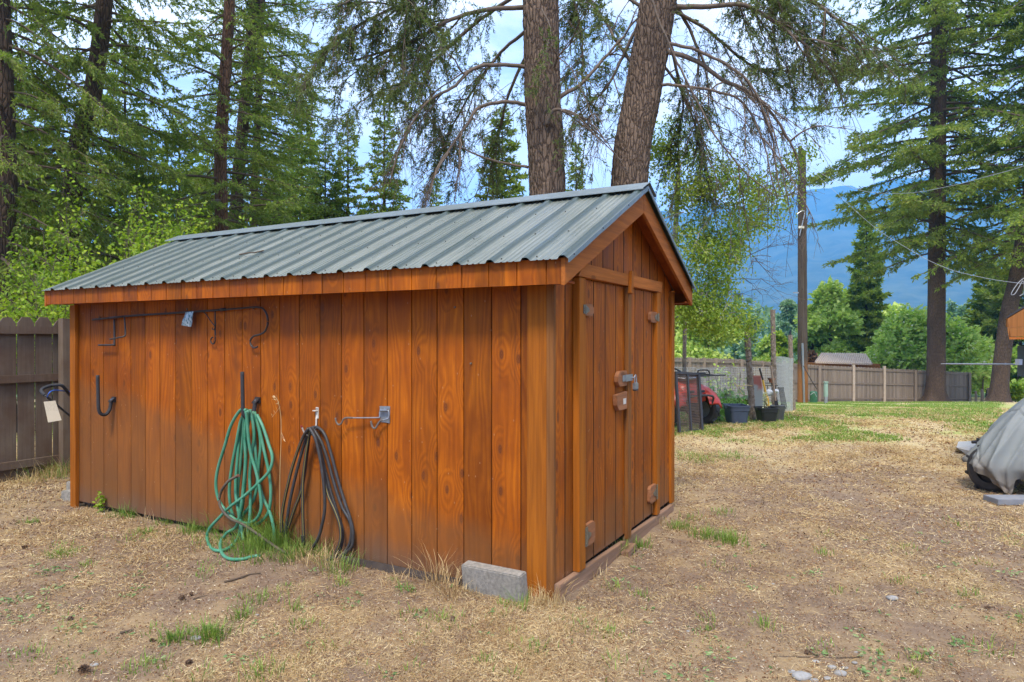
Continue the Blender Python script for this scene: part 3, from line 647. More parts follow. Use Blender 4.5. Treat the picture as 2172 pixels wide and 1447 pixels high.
# latch blocks, hasp
p = on_x(1303, 788, .03); z1 = 1.262; z0 = 1.155; y0, y1 = .90, 1.085; x0 = .0175
poly = [(x0, y0 + .04, z0), (x0, y0, z0 + .035), (x0, y0, z1 - .035), (x0, y0 + .04, z1), (x0, y1, z1), (x0, y1, z0)]
MB().prism(poly, (.03, 0, 0)).mesh('latch_block', M['block'], dl, bevel=.002)
poly = [(x0, y0 + .02, .99), (x0, y0 - .02, 1.03), (x0, y0 - .03, 1.10), (x0, y1, 1.115), (x0, y1, .99)]
lb = MB().prism(poly, (.032, 0, 0)).mesh('latch_block', M['block'], dl, bevel=.002)
MB().box((.0497, 1.0, 1.028), (.051, 1.055, 1.068)).mesh('sticker', M['white_metal'], dl)
MB().box((.049, .985, 1.188), (.053, 1.035, 1.232)).box((.055, 1.03, 1.186), (.059, 1.178, 1.234)).box((.0535, 1.02, 1.192), (.0565, 1.04, 1.228)).box((.048, 1.115, 1.192), (.0545, 1.172, 1.228)).tube([(.058, 1.15, 1.21), (.078, 1.15, 1.21)], .006, 8).mesh('hasp', M['steel'], dl, bevel=.001)
# padlock
pl = thing('padlock', 'small steel padlock hanging from the hasp on the shed doors', 'padlock', (.07, 1.205, 1.16))
MB().box((.056, 1.172, 1.120), (.084, 1.232, 1.170)).mesh('lock_body', M['steel'], pl, bevel=.005)
MB().box((.0555, 1.171, 1.112), (.0845, 1.233, 1.121)).mesh('bumper', M['black'], pl, bevel=.003)
MB().tube(spline([(.07, 1.182, 1.165), (.07, 1.182, 1.20), (.07, 1.187, 1.218), (.07, 1.202, 1.226), (.07, 1.217, 1.218), (.07, 1.222, 1.20), (.07, 1.222, 1.165)], 5), .0042, 8).mesh('shackle', M['steel'], pl, smooth=True)

# loose angle under the wall, coloured dark like the shaded recess there; blocks
m_ed = noisy('recess_dark_metal', (.03, .022, .018), (.07, .05, .038), 12, .95, .3)
a = on_ground(742, 1198); b = on_ground(1000, 1248)
MB().prism([(-1.62, -.075, -.045), (-1.62, -.055, .0), (-1.62, -.045, .0), (-1.62, -.062, -.05)], (1.05, -.02, .015)).box((-1.6, -.003, -.05), (-.6, .008, -.018)).mesh('metal_edging', m_ed, None)
tag(bpy.data.objects['metal_edging'], 'metal strip coloured dark like the shaded recess along the foot of the shed wall', 'edging')
blk = MB().obox((-.345, -.115, .035), (1, -.10, .03), (.02, 1, .10), (-.03, -.10, 1), .215, .040, .108).mesh('concrete_block', M['concrete'], None, bevel=.006)
tag(blk, 'solid grey concrete block leaning on the shed wall near the corner', 'block')
e = on_ground(140, 1060)
hb = MB()
for q in (-.16, .04, .25): hb.box((-5.02 - .42, .33 + q - .015 - .02, -.09), (-5.02, .33 + q + .02, .06)) if False else None
hb = MB().obox((-5.30, .33, -.01), (1, .15, 0), (-.15, 1, 0), (0, 0, 1), .20, .095, .075)
o = hb.mesh('concrete_block', M['concrete'], None, bevel=.006); tag(o, 'grey concrete block on the ground at the far end of the shed', 'block')
o = MB().obox((-5.16, .16, -.03), (1, .15, 0), (-.15, 1, 0), (0, 0, 1), .16, .07, .05).mesh('concrete_block', M['concrete'], None, bevel=.006); tag(o, 'smaller grey concrete block touching the shed end trim', 'block')

# ================================================================ THINGS HUNG ON THE LONG WALL
def wp(px, py, d=.03): return on_y(px, py, .015 - d)     # point at distance d in front of the long wall
def z1p(x, y, sx, ox, oy): return (x / sx + ox, y / sx + oy)
# screws left in the siding
for px, py in [(966, 652), (539, 655), (398, 656), (1000, 771), (213, 673)]:
    p = wp(px, py, 0); MB().tube([p + (0, .004, 0), p + (0, -.012, 0)], .0055, 8).mesh('screw', M['hinge'], shed)
# shepherd hook lying across the nails
sh = thing('shepherd_hook', 'long black iron garden crook hung flat along the top of the shed wall', 'shepherd hook', wp(400, 665))
def Z2(x, y): return (150 + x / 3.618, 600 + y / 3.618)
def pl2(pts, d, n=6, f=Z2): return spline([wp(*f(x, y), dd) for (x, y), dd in zip(pts, d if isinstance(d, list) else [d] * len(pts))], n)
pole = pl2([(170, 284), (420, 257), (800, 232), (1170, 207)], .03, 3)
MB().tube(pole, .0085, 8).mesh('pole', M['black'], sh, smooth=True)
arc = pl2([(1165, 207), (1300, 196), (1440, 188), (1490, 215), (1514, 290), (1495, 365), (1455, 395), (1400, 412), (1377, 450), (1392, 490), (1412, 498), (1435, 490)], .03, 6)
MB().tube(arc, .0072, 8).tube([wp(*Z2(1150, 208), .03), wp(*Z2(1185, 204), .03)], .013, 10).mesh('crook', M['black'], sh, smooth=True)
MB().tube(pl2([(398, 258), (412, 268), (420, 390), (410, 410), (380, 418), (300, 434)], [.03, .03, .05, .06, .08, .10], 4), .007, 8).tube(pl2([(335, 280), (336, 465), (325, 476), (214, 479)], [.03, .045, .05, .05], 3), .0085, 8).tube(pl2([(300, 270), (400, 260)], .042, 2), .009, 8).mesh('foot_prong', M['black'], sh, smooth=True)
# small scroll bracket
sc = thing('plant_bracket', 'small black scroll plant bracket hanging below the long crook', 'bracket', wp(455, 670))
MB().tube(pl2([(1109, 215), (1109, 400), (1108, 445), (1096, 468), (1080, 462), (1074, 440), (1082, 422), (1090, 420)], .024, 5), .0055, 8).mesh('hook_bar', M['black'], sc, smooth=True)
MB().tube(pl2([(960, 222), (1000, 222), (1030, 232), (1075, 295), (1104, 330), (1106, 345), (1098, 360), (1086, 356), (1088, 344)], .03, 5), .004, 6).mesh('brace', M['black'], sc, smooth=True)
# plastic packet
pk = [Z2(880, 226), Z2(940, 220), Z2(920, 338), Z2(848, 326)]
m = mat('clear_packet', (.32, .42, .44), .22, 0, .6); g = G(m); g.color(g.ramp(g.noise(g.map((90, 90, 30)), 1.2, 4, .7), (.42, (.08, .17, .19)), (.56, (.42, .52, .55)), (.7, (.7, .76, .78))))
P4 = [wp(*q, .055) for q in pk]; mb = MB(); gr = []; n_ = 7
for i in range(n_):
    for j in range(n_):
        s, t = i / (n_ - 1), j / (n_ - 1); p = (P4[0] * (1 - s) + P4[1] * s) * (1 - t) + (P4[3] * (1 - s) + P4[2] * s) * t
        gr.append(p + np.array([0, -.014 * math.sin(s * 3.1) * math.sin(t * 2.6 + .4) + .003 * math.sin(9 * s + 7 * t), 0]))
gr = np.array(gr); q = [[i * n_ + j, (i + 1) * n_ + j, (i + 1) * n_ + j + 1, i * n_ + j + 1] for i in range(n_ - 1) for j in range(n_ - 1)]
tg = MB().add(gr, np.array(q)).add(gr + (0, .006, 0), np.array(q)[:, ::-1]).mesh('plastic_packet', m, None, True); tag(tg, 'small crinkled blue and clear plastic packet hung over the black crook', 'packet')
MB().box(tuple((P4[0] + P4[1]) / 2 + (-.022, -.004, -.03)), tuple((P4[0] + P4[1]) / 2 + (.022, -.002, -.005))).mesh('card_top', M['white_metal'], tg)
# padded J hooks
def jhook(ax, ay, label):
    t = thing('utility_hook', label, 'wall hook', wp(ax, ay, .02), 'padded black J hooks on the shed wall')
    a = wp(ax, ay, .0); X = a[0]
    pts = [(X, -.015, a[2] - .005), (X, -.022, a[2] - .05), (X, -.03, a[2] - .085), (X, -.06, a[2] - .122), (X + .002, -.10, a[2] - .118), (X + .002, -.125, a[2] - .075), (X + .002, -.13, a[2] + .05), (X + .003, -.134, a[2] + .225)]
    MB().tube(spline(pts, 6), .0145, 12).mesh('padded_arm', M['foam'], t, smooth=True)
    MB().box((X - .028, .014, a[2] - .02), (X + .028, .003, a[2] + .028)).prism([(X - .024, .003, a[2] + .02), (X + .024, .003, a[2] + .02), (X + .024, -.03, a[2] - .008), (X - .024, -.03, a[2] - .008)], (0, 0, -.012)).mesh('mount_plate', M['black'], t, bevel=.002)
    MB().tube([(X, .004, a[2] + .004), (X, -.018, a[2] + .004)], .006, 6).mesh('bolt', M['steel'], t)
    return t
jhook(243, 848, 'empty black padded J hook at the far end of the shed wall')
jhook(548, 850, 'black padded J hook carrying the coil of green hose')
# green hose
def Z3(x, y): return (400 + x / 2.894, 780 + y / 2.894)
def onwall(pts, ds, n=7):
    Q_ = spline([(*Z3(x, y), d) for (x, y), d in zip(pts, ds)], n); o = []
    for x, y, d in Q_:
        p = wp(x, y, d); h = Hf(p[0], p[1]) + .012
        if p[2] < h:
            g_ = on_ground(x, y); p = g_ + (0, 0, .012)
        o.append(p)
    return np.array(o)
gh = thing('garden_hose', 'faded green garden hose coiled over the padded hook', 'hose', on_ground(520, 1180))
loops = [
 ([(352, 262), (318, 262), (262, 350), (222, 480), (180, 620), (168, 720), (185, 810), (230, 880), (290, 935), (350, 955), (410, 935), (444, 870), (440, 770), (415, 640), (385, 540), (368, 440), (360, 330), (352, 268)], .14, .085),
 ([(360, 258), (322, 320), (292, 470), (264, 620), (250, 760), (262, 870), (290, 940), (325, 880), (345, 720), (352, 560), (358, 400), (372, 300), (366, 262)], .11, .06),
 ([(420, 290), (455, 360), (492, 470), (514, 550), (498, 630), (430, 708), (340, 790), (260, 850), (180, 930), (128, 990), (112, 1050), (135, 1112), (185, 1135), (250, 1115), (298, 1055), (318, 970), (300, 850), (288, 740), (300, 560), (318, 400), (342, 280)], .05, .12),
 ([(405, 272), (440, 400), (462, 500), (492, 640), (505, 760), (492, 880), (440, 948), (380, 972), (330, 950), (340, 900), (395, 820), (418, 740), (430, 600), (442, 480), (432, 380), (398, 275)], .045, .05),
 ([(376, 256), (395, 340), (402, 430), (388, 520), (375, 660), (380, 790), (376, 920), (362, 1020)], .10, .07),
 ([(345, 266), (335, 420), (318, 600), (302, 760), (316, 900), (335, 1060)], .12, .05),
 ([(366, 262), (345, 400), (350, 560), (338, 720), (322, 860), (292, 975), (235, 1015), (195, 1085), (205, 1150), (250, 1184), (330, 1186), (385, 1172), (440, 1163)], .125, .10),
 ([(395, 268), (410, 500), (425, 660), (455, 790), (495, 880), (520, 970), (525, 1068)], .06, .05),
]
mb = MB()
for pts, d0, d1 in loops:
    n = len(pts); ds = [d0 + (d1 - d0) * math.sin(PI * i / (n - 1)) for i in range(n)]
    mb.tube(onwall(pts, ds), .0118, 9)
mb.mesh('hose_coil', M['green_hose'], gh, smooth=True)
sk = thing('black_hose_end', 'short worn black hose looped across the front of the green hose', 'hose', on_ground(600, 1175))
P = onwall(*zip(*[((x, y), d) for x, y, d in [(302, 664, .15), (240, 702, .16), (192, 780, .16), (198, 858, .16), (250, 922, .15), (330, 960, .15), (400, 1005, .15), (480, 1062, .16), (540, 1105, .17), (600, 1140, .17)]]))
m = noisy('worn_black_rubber', (.05, .04, .034), (.15, .11, .07), 9, .7, .1)
MB().tube(P, .0105, 9).mesh('hose', m, sk, smooth=True)
MB().tube([P[0], P[0] + (P[0] - P[1]) * .8], .0135, 8).mesh('coupling', noisy('rust', (.12, .05, .03), (.2, .09, .05), 30, .8), sk)
# white hook with black hose
Z7 = lambda x, y: (600 + x / 8.688, 840 + y / 8.688)
wh = thing('white_hook', 'small white painted hook holding the black hose', 'wall hook', wp(674, 880))
a = wp(674, 871, .0); X = a[0]
MB().box((X - .015, .0145, a[2] - .058), (X + .012, .008, a[2] + .024)).box((X - .028, .008, a[2] - .004), (X + .008, -.012, a[2] + .003)).mesh('plate', M['white_metal'], wh, bevel=.002)
MB().box((X - .010, .0078, a[2] + .009), (X - .003, .006, a[2] + .016)).box((X + .001, .0078, a[2] + .009), (X + .007, .006, a[2] + .016)).mesh('slot', M['black'], wh)
MB().tube(spline([(X - .002, .004, a[2] - .05), (X - .002, 0., a[2] - .11), (X - .004, -.02, a[2] - .15), (X - .006, -.06, a[2] - .17), (X - .008, -.10, a[2] - .15), (X - .010, -.125, a[2] - .105)], 5), .006, 8).mesh('arm', M['white_metal'], wh, smooth=True)
MB().tube([(X - .0102, -.1255, a[2] - .104), (X - .011, -.130, a[2] - .092)], .0075, 8).mesh('red_tip', mat('red_tip', (.25, .03, .02), .5), wh)
bh = thing('black_hose', 'thick black garden hose with a yellow stripe hung in long loops from the white hook', 'hose', on_ground(700, 1190))
loops = [
 ([(752, 372), (790, 366), (835, 410), (872, 520), (920, 700), (960, 830), (990, 920), (1008, 1000), (1005, 1085), (975, 1130), (930, 1160)], .02, .05),
 ([(735, 372), (692, 450), (640, 600), (600, 760), (574, 900), (572, 1010)], .12, .06),
 ([(742, 368), (780, 440), (810, 570), (830, 720), (836, 860), (820, 960), (790, 1060), (730, 1145)], .12, .09),
 ([(748, 372), (786, 450), (818, 580), (850, 760), (900, 880), (930, 970), (932, 1060), (900, 1140), (848, 1198)], .09, .07),
 ([(738, 380), (700, 500), (660, 650), (622, 820), (604, 940), (592, 1040)], .09, .05),
 ([(745, 385), (722, 520), (702, 700), (702, 900), (708, 1090)], .08, .06),
 ([(760, 368), (812, 450), (852, 560), (890, 700), (940, 850), (985, 930), (1000, 1000), (985, 1090), (930, 1160), (870, 1185)], .05, .035),
 ([(742, 395), (730, 500), (712, 640), (690, 760), (645, 880), (612, 985)], .06, .04),
 ([(756, 372), (800, 480), (840, 640), (872, 760), (915, 900), (945, 1000), (938, 1090), (905, 1165), (860, 1180)], .07, .03)]
mb = MB(); ms = MB()
for i_, (pts, d0, d1) in enumerate(loops):
    n = len(pts); ds = [d0 + (d1 - d0) * i / (n - 1) for i in range(n)]
    P = onwall(pts, ds); mb.tube(P, .0112, 9)
    if i_ % 2: ms.tube(P + np.array([.0062, -.0082, 0.002]), .0022, 5)
mb.mesh('hose_coil', M['rubber'], bh, smooth=True); ms.mesh('stripe', M['yellow_line'], bh)
p0 = wp(*Z3(704, 1030), .066); mb = MB()
for i in range(6):
    p = p0 + np.array([0, 0, -.0085 * i]); mb.tube([p, p - (0, 0, .004)], .0165 - .0006 * i, 10)
mb.mesh('strain_relief', M['foam'], bh)
# galvanised double tool hook
dh = thing('tool_hook', 'grey galvanised double hook folded sideways on the shed wall', 'wall hook', wp(815, 880))
m_gr = noisy('dark_grip', (.10, .085, .075), (.16, .14, .12), 40, .6)
MB().prism([wp(*Z7(1785, 185), .001), wp(*Z7(1980, 190), .001), wp(*Z7(1975, 505), .001), wp(*Z7(1805, 480), .001)], (0, -.003, 0)).mesh('plate', M['steel'], dh, bevel=.001)
MB().tube(spline([wp(*Z7(1800, 265), .018), wp(*Z7(1930, 265), .018)], 2), .0105, 10).tube([wp(*Z7(1868, 228), .003), wp(*Z7(1868, 228), .009)], .005, 6).mesh('sleeve', M['steel'], dh)
MB().tube(spline([wp(*Z7(x, y), d) for x, y, d in [(1800, 262, .018), (1785, 300, .02), (1783, 385, .024), (1760, 400, .026), (1500, 403, .04), (1280, 404, .05)]], 5), .0048, 8).tube(spline([wp(*Z7(x, y), d) for x, y, d in [(1935, 262, .018), (1950, 300, .02), (1950, 400, .022), (1900, 432, .03), (1840, 450, .036)]], 5), .0048, 8).mesh('rod', M['steel'], dh, smooth=True)
MB().tube(spline([wp(*Z7(x, y), d) for x, y, d in [(1290, 404, .05), (1160, 405, .055), (1110, 440, .058), (1080, 500, .06), (1030, 530, .062), (985, 480, .064), (967, 402, .066)]], 6), .0062, 9).tube(spline([wp(*Z7(x, y), d) for x, y, d in [(1850, 448, .036), (1800, 460, .04), (1745, 530, .044), (1710, 590, .046), (1670, 592, .048), (1638, 540, .05), (1624, 462, .052)]], 6), .0068, 9).mesh('grip', m_gr, dh, smooth=True)
# tall dry grass stalk
st = thing('dry_stalk', 'single tall dry grass stalk standing in front of the wall beside the green hose', 'grass stalk', on_ground(592, 1165))
P = spline([wp(*Z3(x, y), .06) for x, y in [(565, 1010), (560, 900), (560, 740), (562, 600), (568, 440), (566, 300), (550, 210), (530, 180)]], 6)
mb = MB().tube(P, np.linspace(.003, .0016, len(P)), 5)
rg = np.random.default_rng(4); hp = []
for i in range(26):
    s = P[-1 - int(rg.integers(0, 8))] + rg.normal(size=3) * .004; hp.append((s, rg.normal(size=3) * .5 + np.array([-1, 0, .3])))
for x, y in [(515, 300), (530, 280), (545, 262), (590, 455), (580, 440)]: hp.append((wp(*Z3(x, y), .06), np.array([-.4, 0, .8])))
mb.tube([wp(*Z3(562, 240), .06), wp(*Z3(512, 305), .06)], .001, 4).tube([wp(*Z3(570, 400), .06), wp(*Z3(595, 455), .06)], .001, 4)
mb.mesh('stem', M['straw'], st)
c = np.array([h[0] for h in hp]); d = np.array([h[1] for h in hp]); v, f = diamonds(c, d, .028, .007, rg); link('seed_head', np_mesh(v, [f]), M['straw'], st)
# mower handle at the far end
mo = thing('lawn_mower', 'black looped push mower handle with a blue bar parked behind the shed end', 'lawn mower', (-5.6, .9, -.09))
ZL = lambda x, y: (x / 2.893, 600 + y / 2.893)
def mp_(x, y, Z): return at(*ZL(x, y), Z)
MB().tube(spline([mp_(430, 690, 7.3), mp_(400, 650, 7.2), mp_(370, 627, 7.15), mp_(310, 632, 7.1), mp_(262, 650, 7.0), mp_(255, 668, 6.95), mp_(275, 690, 6.9)], 6), .016, 10).mesh('grip_loop', M['foam'], mo, smooth=True)
MB().tube(spline([mp_(275, 690, 6.9), mp_(330, 735, 6.95), mp_(442, 826, 7.1), mp_(560, 920, 7.3)], 4), .0115, 8).tube(spline([mp_(400, 650, 7.2), mp_(442, 700, 7.3), mp_(560, 830, 7.5)], 4), .0115, 8).mesh('handle_tube', M['black'], mo, smooth=True)
MB().tube(spline([mp_(290, 700, 6.9), mp_(305, 672, 6.9), mp_(335, 660, 7.), mp_(390, 664, 7.2), mp_(440, 668, 7.3)], 5), .006, 8).mesh('blue_bar', mat('blue_bar', (.03, .12, .5), .4), mo, smooth=True)
Pt = [mp_(268, 730, 6.85), mp_(340, 723, 6.85), mp_(378, 843, 6.85), mp_(295, 857, 6.85)]
m = mat('paper_tag', (.52, .45, .33), .8); g = G(m); z = g.sep(g.tc.outputs['Object'])[2]
ln = g.math('MULTIPLY', g.math('GREATER_THAN', g.math('SINE', g.math('MULTIPLY', z, 900.)), .2), g.math('GREATER_THAN', g.noise(g.map((260, 260, 40)), 1, 2), .5)); zt = float(Pt[0][2])
g.color(g.mix(g.math('MULTIPLY', g.math('MULTIPLY', ln, g.math('GREATER_THAN', z, zt - .09)), .5), (.52, .45, .33), (.2, .17, .13)))
pt = MB().prism(Pt, (.002, -.001, 0)).mesh('paper_tag', m, mo); MB().tube(spline([mp_(303, 735, 6.85), mp_(285, 715, 6.86), mp_(290, 690, 6.88), mp_(318, 705, 6.87)], 5), .0018, 5).mesh('string', M['black'], pt)
# mower body hidden mostly behind the shed
MB().obox((-5.35, 1.75, .12), (1, 0, 0), (0, 1, 0), (0, 0, 1), .25, .32, .09).mesh('deck', M['black'], mo, bevel=.05)
for sx in (-1, 1):
    for sy in (-1, 1): MB().tube([(-5.35 + sx * .26, 1.75 + sy * .25, .0), (-5.35 + sx * .30, 1.75 + sy * .25, .0)], .09, 16).mesh('wheel', M['rubber'], mo)
# twig on the roof
p = [np.array(q) for q in [(-3.02, .27, 0), (-2.93, .30, 0), (-2.86, .29, 0), (-2.80, .33, 0)]]
for q in p: q[2] = EAVE_T + (q[1] + OE) * sl_ + .045
tag(MB().tube(spline(p, 4), .006, 6).mesh('fallen_twig', M['twig'], None), 'small brown twig lying on the metal roof', 'twig')

# ================================================================ THE NEAR PICKET FENCE (behind the far end of the shed)
def fence_mats():
    m = mat('weathered_fence_wood', (.16, .12, .09), .9, 0, .2); g = G(m); o = g.tc.outputs['Object']; geo = g.n('ShaderNodeNewGeometry'); r = geo.outputs['Random Per Island']
    v = g.n('ShaderNodeVectorMath', operation='ADD'); g.l(g.map((30, 30, 1.3)), v.inputs[0]); g.l(g.comb(g.math('MULTIPLY', r, 50.), 0., g.math('MULTIPLY', r, 31.)), v.inputs[1])
    n = g.noise(v.outputs[0], 1, 6, .65); n2 = g.noise(o, 2.2, 4, .6)
    c = g.mix(n, (.070, .052, .038), (.245, .188, .135)); c = g.mix(g.ramp(g.math('ADD', n2, g.math('MULTIPLY', r, .3)), (.5, 0.), (.8, .7)), c, (.10, .055, .035))
    g.color(c); g.bump(n, .5, .004); return m
M['fence'] = fence_mats()
def far_fence_mat():
    m = mat('weathered_grey_brown_fence', (.2, .15, .11), .9, 0, .2); g = G(m); o = g.tc.outputs['Object']; geo = g.n('ShaderNodeNewGeometry'); r = geo.outputs['Random Per Island']
    n = g.noise(g.map((14, 14, 1.3)), 1, 5, .65)
    g.color(g.mix(g.mix(.5, n, r), (.115, .09, .068), (.28, .225, .175))); return m
M['fence_far'] = far_fence_mat()
def picket(mb, p, u, h, w_, th, nrm, dog=.035):
    """p: ground point, u: unit along the fence"""
    p = np.array(p, float); a = p - u * w_ / 2; b = p + u * w_ / 2; z = np.array([0, 0, 1.])
    mb.prism([a, b, b + z * (h - dog * 1.5), b - u * dog + z * h, a + u * dog + z * h, a + z * (h - dog * 1.5)], nrm * th)
nf = thing('picket_fence', 'dark weathered dog eared picket fence behind the far end of the shed', 'fence', (-6.73, .8, -.08))
u = np.array([0, 1., 0]); nr = np.array([-1., 0, 0]); mb = MB(); rg = np.random.default_rng(12)
y = -1.2
while y < 7.5:
    picket(mb, (-6.755, y, -.10 + rg.random() * .03), u, 1.79 + rg.random() * .03, .168, .018, nr, .045); y += .181 + rg.random() * .006
mb.mesh('picket', M['fence'], nf)
mb = MB()
for z in (.075, 1.02, 1.56):
    mb.box((-6.75, -1.3, z - .02), (-6.712, 7.6, z + .066))
for o_, nm in ((mb, 'rail'),): o_.mesh(nm, M['fence'], nf, bevel=.003)
for yy in (-1.62, .82, 3.26, 5.7): MB().box((-6.71, yy - .047, -.12), (-6.61, yy + .047, 1.72)).mesh('post', M['fence'], nf, bevel=.004)

# ================================================================ TREES
def trunk_mesh(pts, r0, r1, name, m, parent, k=28, flare=1.7, fl_h=.9, rough=.06, seed=0, n=10):
    P = spline(pts, n); L = np.r_[0, np.cumsum(np.linalg.norm(np.diff(P, axis=0), axis=1))]; t = L / L[-1]
    R = r0 + (r1 - r0) * t; R = R * (1 + (flare - 1) * np.exp(-L / fl_h * 2.2))
    v, f = tubes(P[None], R[None], k); v = v.reshape(len(P), k, 3); th = np.arange(k) * 2 * PI / k; c = P[:, None]
    lobes = 1 + rough * np.sin(th * 5 + seed)[None] * (.25 + np.exp(-L / fl_h)[:, None] * 2.2) + rough * .5 * np.random.default_rng(seed).normal(size=(len(P), k)) * .5
    v = c + (v - c) * lobes[..., None]
    o = MB().add(v.reshape(-1, 3), f).mesh(name, m, parent, smooth=True); return o, P, R
def lerp_path(P, u):
    L = np.r_[0, np.cumsum(np.linalg.norm(np.diff(P, axis=0), axis=1))]; L /= L[-1]; u = np.asarray(u)
    return np.stack([np.interp(u, L, P[:, i]) for i in range(3)], -1)
def conifer(label, pts, r0, r1, u0, u1, Lm, nb, seed, needle='needle', nl=.09, nw=.02, dens=1., droop=.22, rise=.12, bark_='bark_dark', prof=.75, bare=.12, az=None, hang=.35, blen=.42, group='fir trees around the yard', barel=0, name='fir_tree', twd=13, flare=1.5, sparse=1.):
    rg = np.random.default_rng(seed); b0 = pts[0]; nb = int(nb * 1.35); blen = blen * 1.15
    t = thing(name, label, 'tree', b0, group)
    _, TP, TR = trunk_mesh(pts, r0, r1, 'trunk', M[bark_], t, flare=flare, seed=seed)
    u = u0 + (u1 - u0) * (np.arange(nb) + rg.random(nb)) / nb
    o = lerp_path(TP, u); q = (u - u0) / (u1 - u0)
    L = Lm * ((1 - q) ** prof * .93 + .07) * (.55 + .5 * rg.random(nb)) * np.clip(.55 + q * 4, 0, 1)
    a = np.arange(nb) * 2.399 + rg.random(nb) * .8 if az is None else az[0] + (az[1] - az[0]) * rg.random(nb)
    K_ = 12; s = np.linspace(0, 1, K_); h = np.stack([np.cos(a), np.sin(a), np.zeros(nb)], 1)
    sw = rg.normal(size=nb) * .18
    r_ = L[:, None] * s; dr = droop * (.6 + .8 * rg.random(nb)) + rise * .0
    z = (rise * (1.6 * q[:, None] + .25) + .13 * rg.normal(size=nb)[:, None]) * r_ - dr[:, None] * (s ** 1.8) * L[:, None] * 1.3 + .10 * L[:, None] * s ** 5
    hs = np.stack([-h[:, 1], h[:, 0], h[:, 2]], 1)
    BP = o[:, None] + h[:, None] * r_[..., None] + hs[:, None] * (sw[:, None] * r_ * s)[..., None]; BP[..., 2] += z
    BR = (.010 + .011 * L)[:, None] * (1 - .85 * s)
    v, f = tubes(BP, BR, 5); wood = MB().add(v, f)
    # branchlets
    cnt = np.maximum((L * twd * dens).astype(int), 4); bi = np.repeat(np.arange(nb), cnt); m_ = len(bi)
    ss = bare + (1 - bare) * rg.random(m_) ** .8; side = np.where(rg.random(m_) < .5, -1., 1.)
    fi = ss * (K_ - 1); i0 = np.minimum(fi.astype(int), K_ - 2); fr = (fi - i0)[:, None]
    c0 = BP[bi, i0] * (1 - fr) + BP[bi, i0 + 1] * fr; tg = norm(BP[bi, i0 + 1] - BP[bi, i0])
    sd = norm(np.cross(tg, np.array([0, 0, 1.]))) * side[:, None]
    d = norm(tg * (.75 + .3 * rg.random(m_))[:, None] + sd * (.8 + .3 * rg.random(m_))[:, None] + rg.normal(size=(m_, 3)) * .14)
    bl = (.10 + blen * L[bi] * (1 - ss) ** .8 * (.5 + .6 * rg.random(m_))); bl = np.minimum(bl, .9 * blen / .42)
    K2 = 6; s2 = np.linspace(0, 1, K2); P2 = c0[:, None] + d[:, None] * (bl[:, None] * s2)[..., None]; P2[..., 2] -= (hang * (.5 + rg.random(m_)))[:, None] * bl[:, None] * s2 ** 1.6
    v, f = tubes(P2, np.full((m_, K2), .0035 + nw * .05) * (1 - .6 * s2), 3); wood.add(v, f)
    # needles
    def clothe(P3, ln, per, extra=1.):
        n_ = np.maximum((ln / (nl * .20) * dens * extra * sparse).astype(int), 4); j = np.repeat(np.arange(len(P3)), n_); k = len(j); x = rg.random(k) ** .85
        fi = x * (P3.shape[1] - 1); i0 = np.minimum(fi.astype(int), P3.shape[1] - 2); fr = (fi - i0)[:, None]
        c = P3[j, i0] * (1 - fr) + P3[j, i0 + 1] * fr; tt = norm(P3[j, i0 + 1] - P3[j, i0]); dd = norm(tt * .9 + rg.normal(size=(k, 3)) * .55 + np.array([0, 0, -.08]))
        return diamonds(c, dd, nl * (.6 + .7 * rg.random(k)), nw * 1.35 * (.7 + .6 * rg.random(k)), rg)
    v1, f1 = clothe(P2, bl, 1)
    v2, f2 = clothe(BP[:, 6:], L * .45, 1, 1.2)
    link('crown', np_mesh(np.r_[v1, v2], [f1, f2 + len(v1)]), M[needle], t)
    o_ = wood.mesh('limbs', M['twig'], t); return t, TP
def pxline(l, Z): return [at(x, y, Z) for x, y in l]
def rooted(l, Z, px0=None):
    p0 = at(*l[0], Z); g = base(px0 if px0 is not None else l[0][0], Z); return [g] + [p for p in pxline(l, Z)]

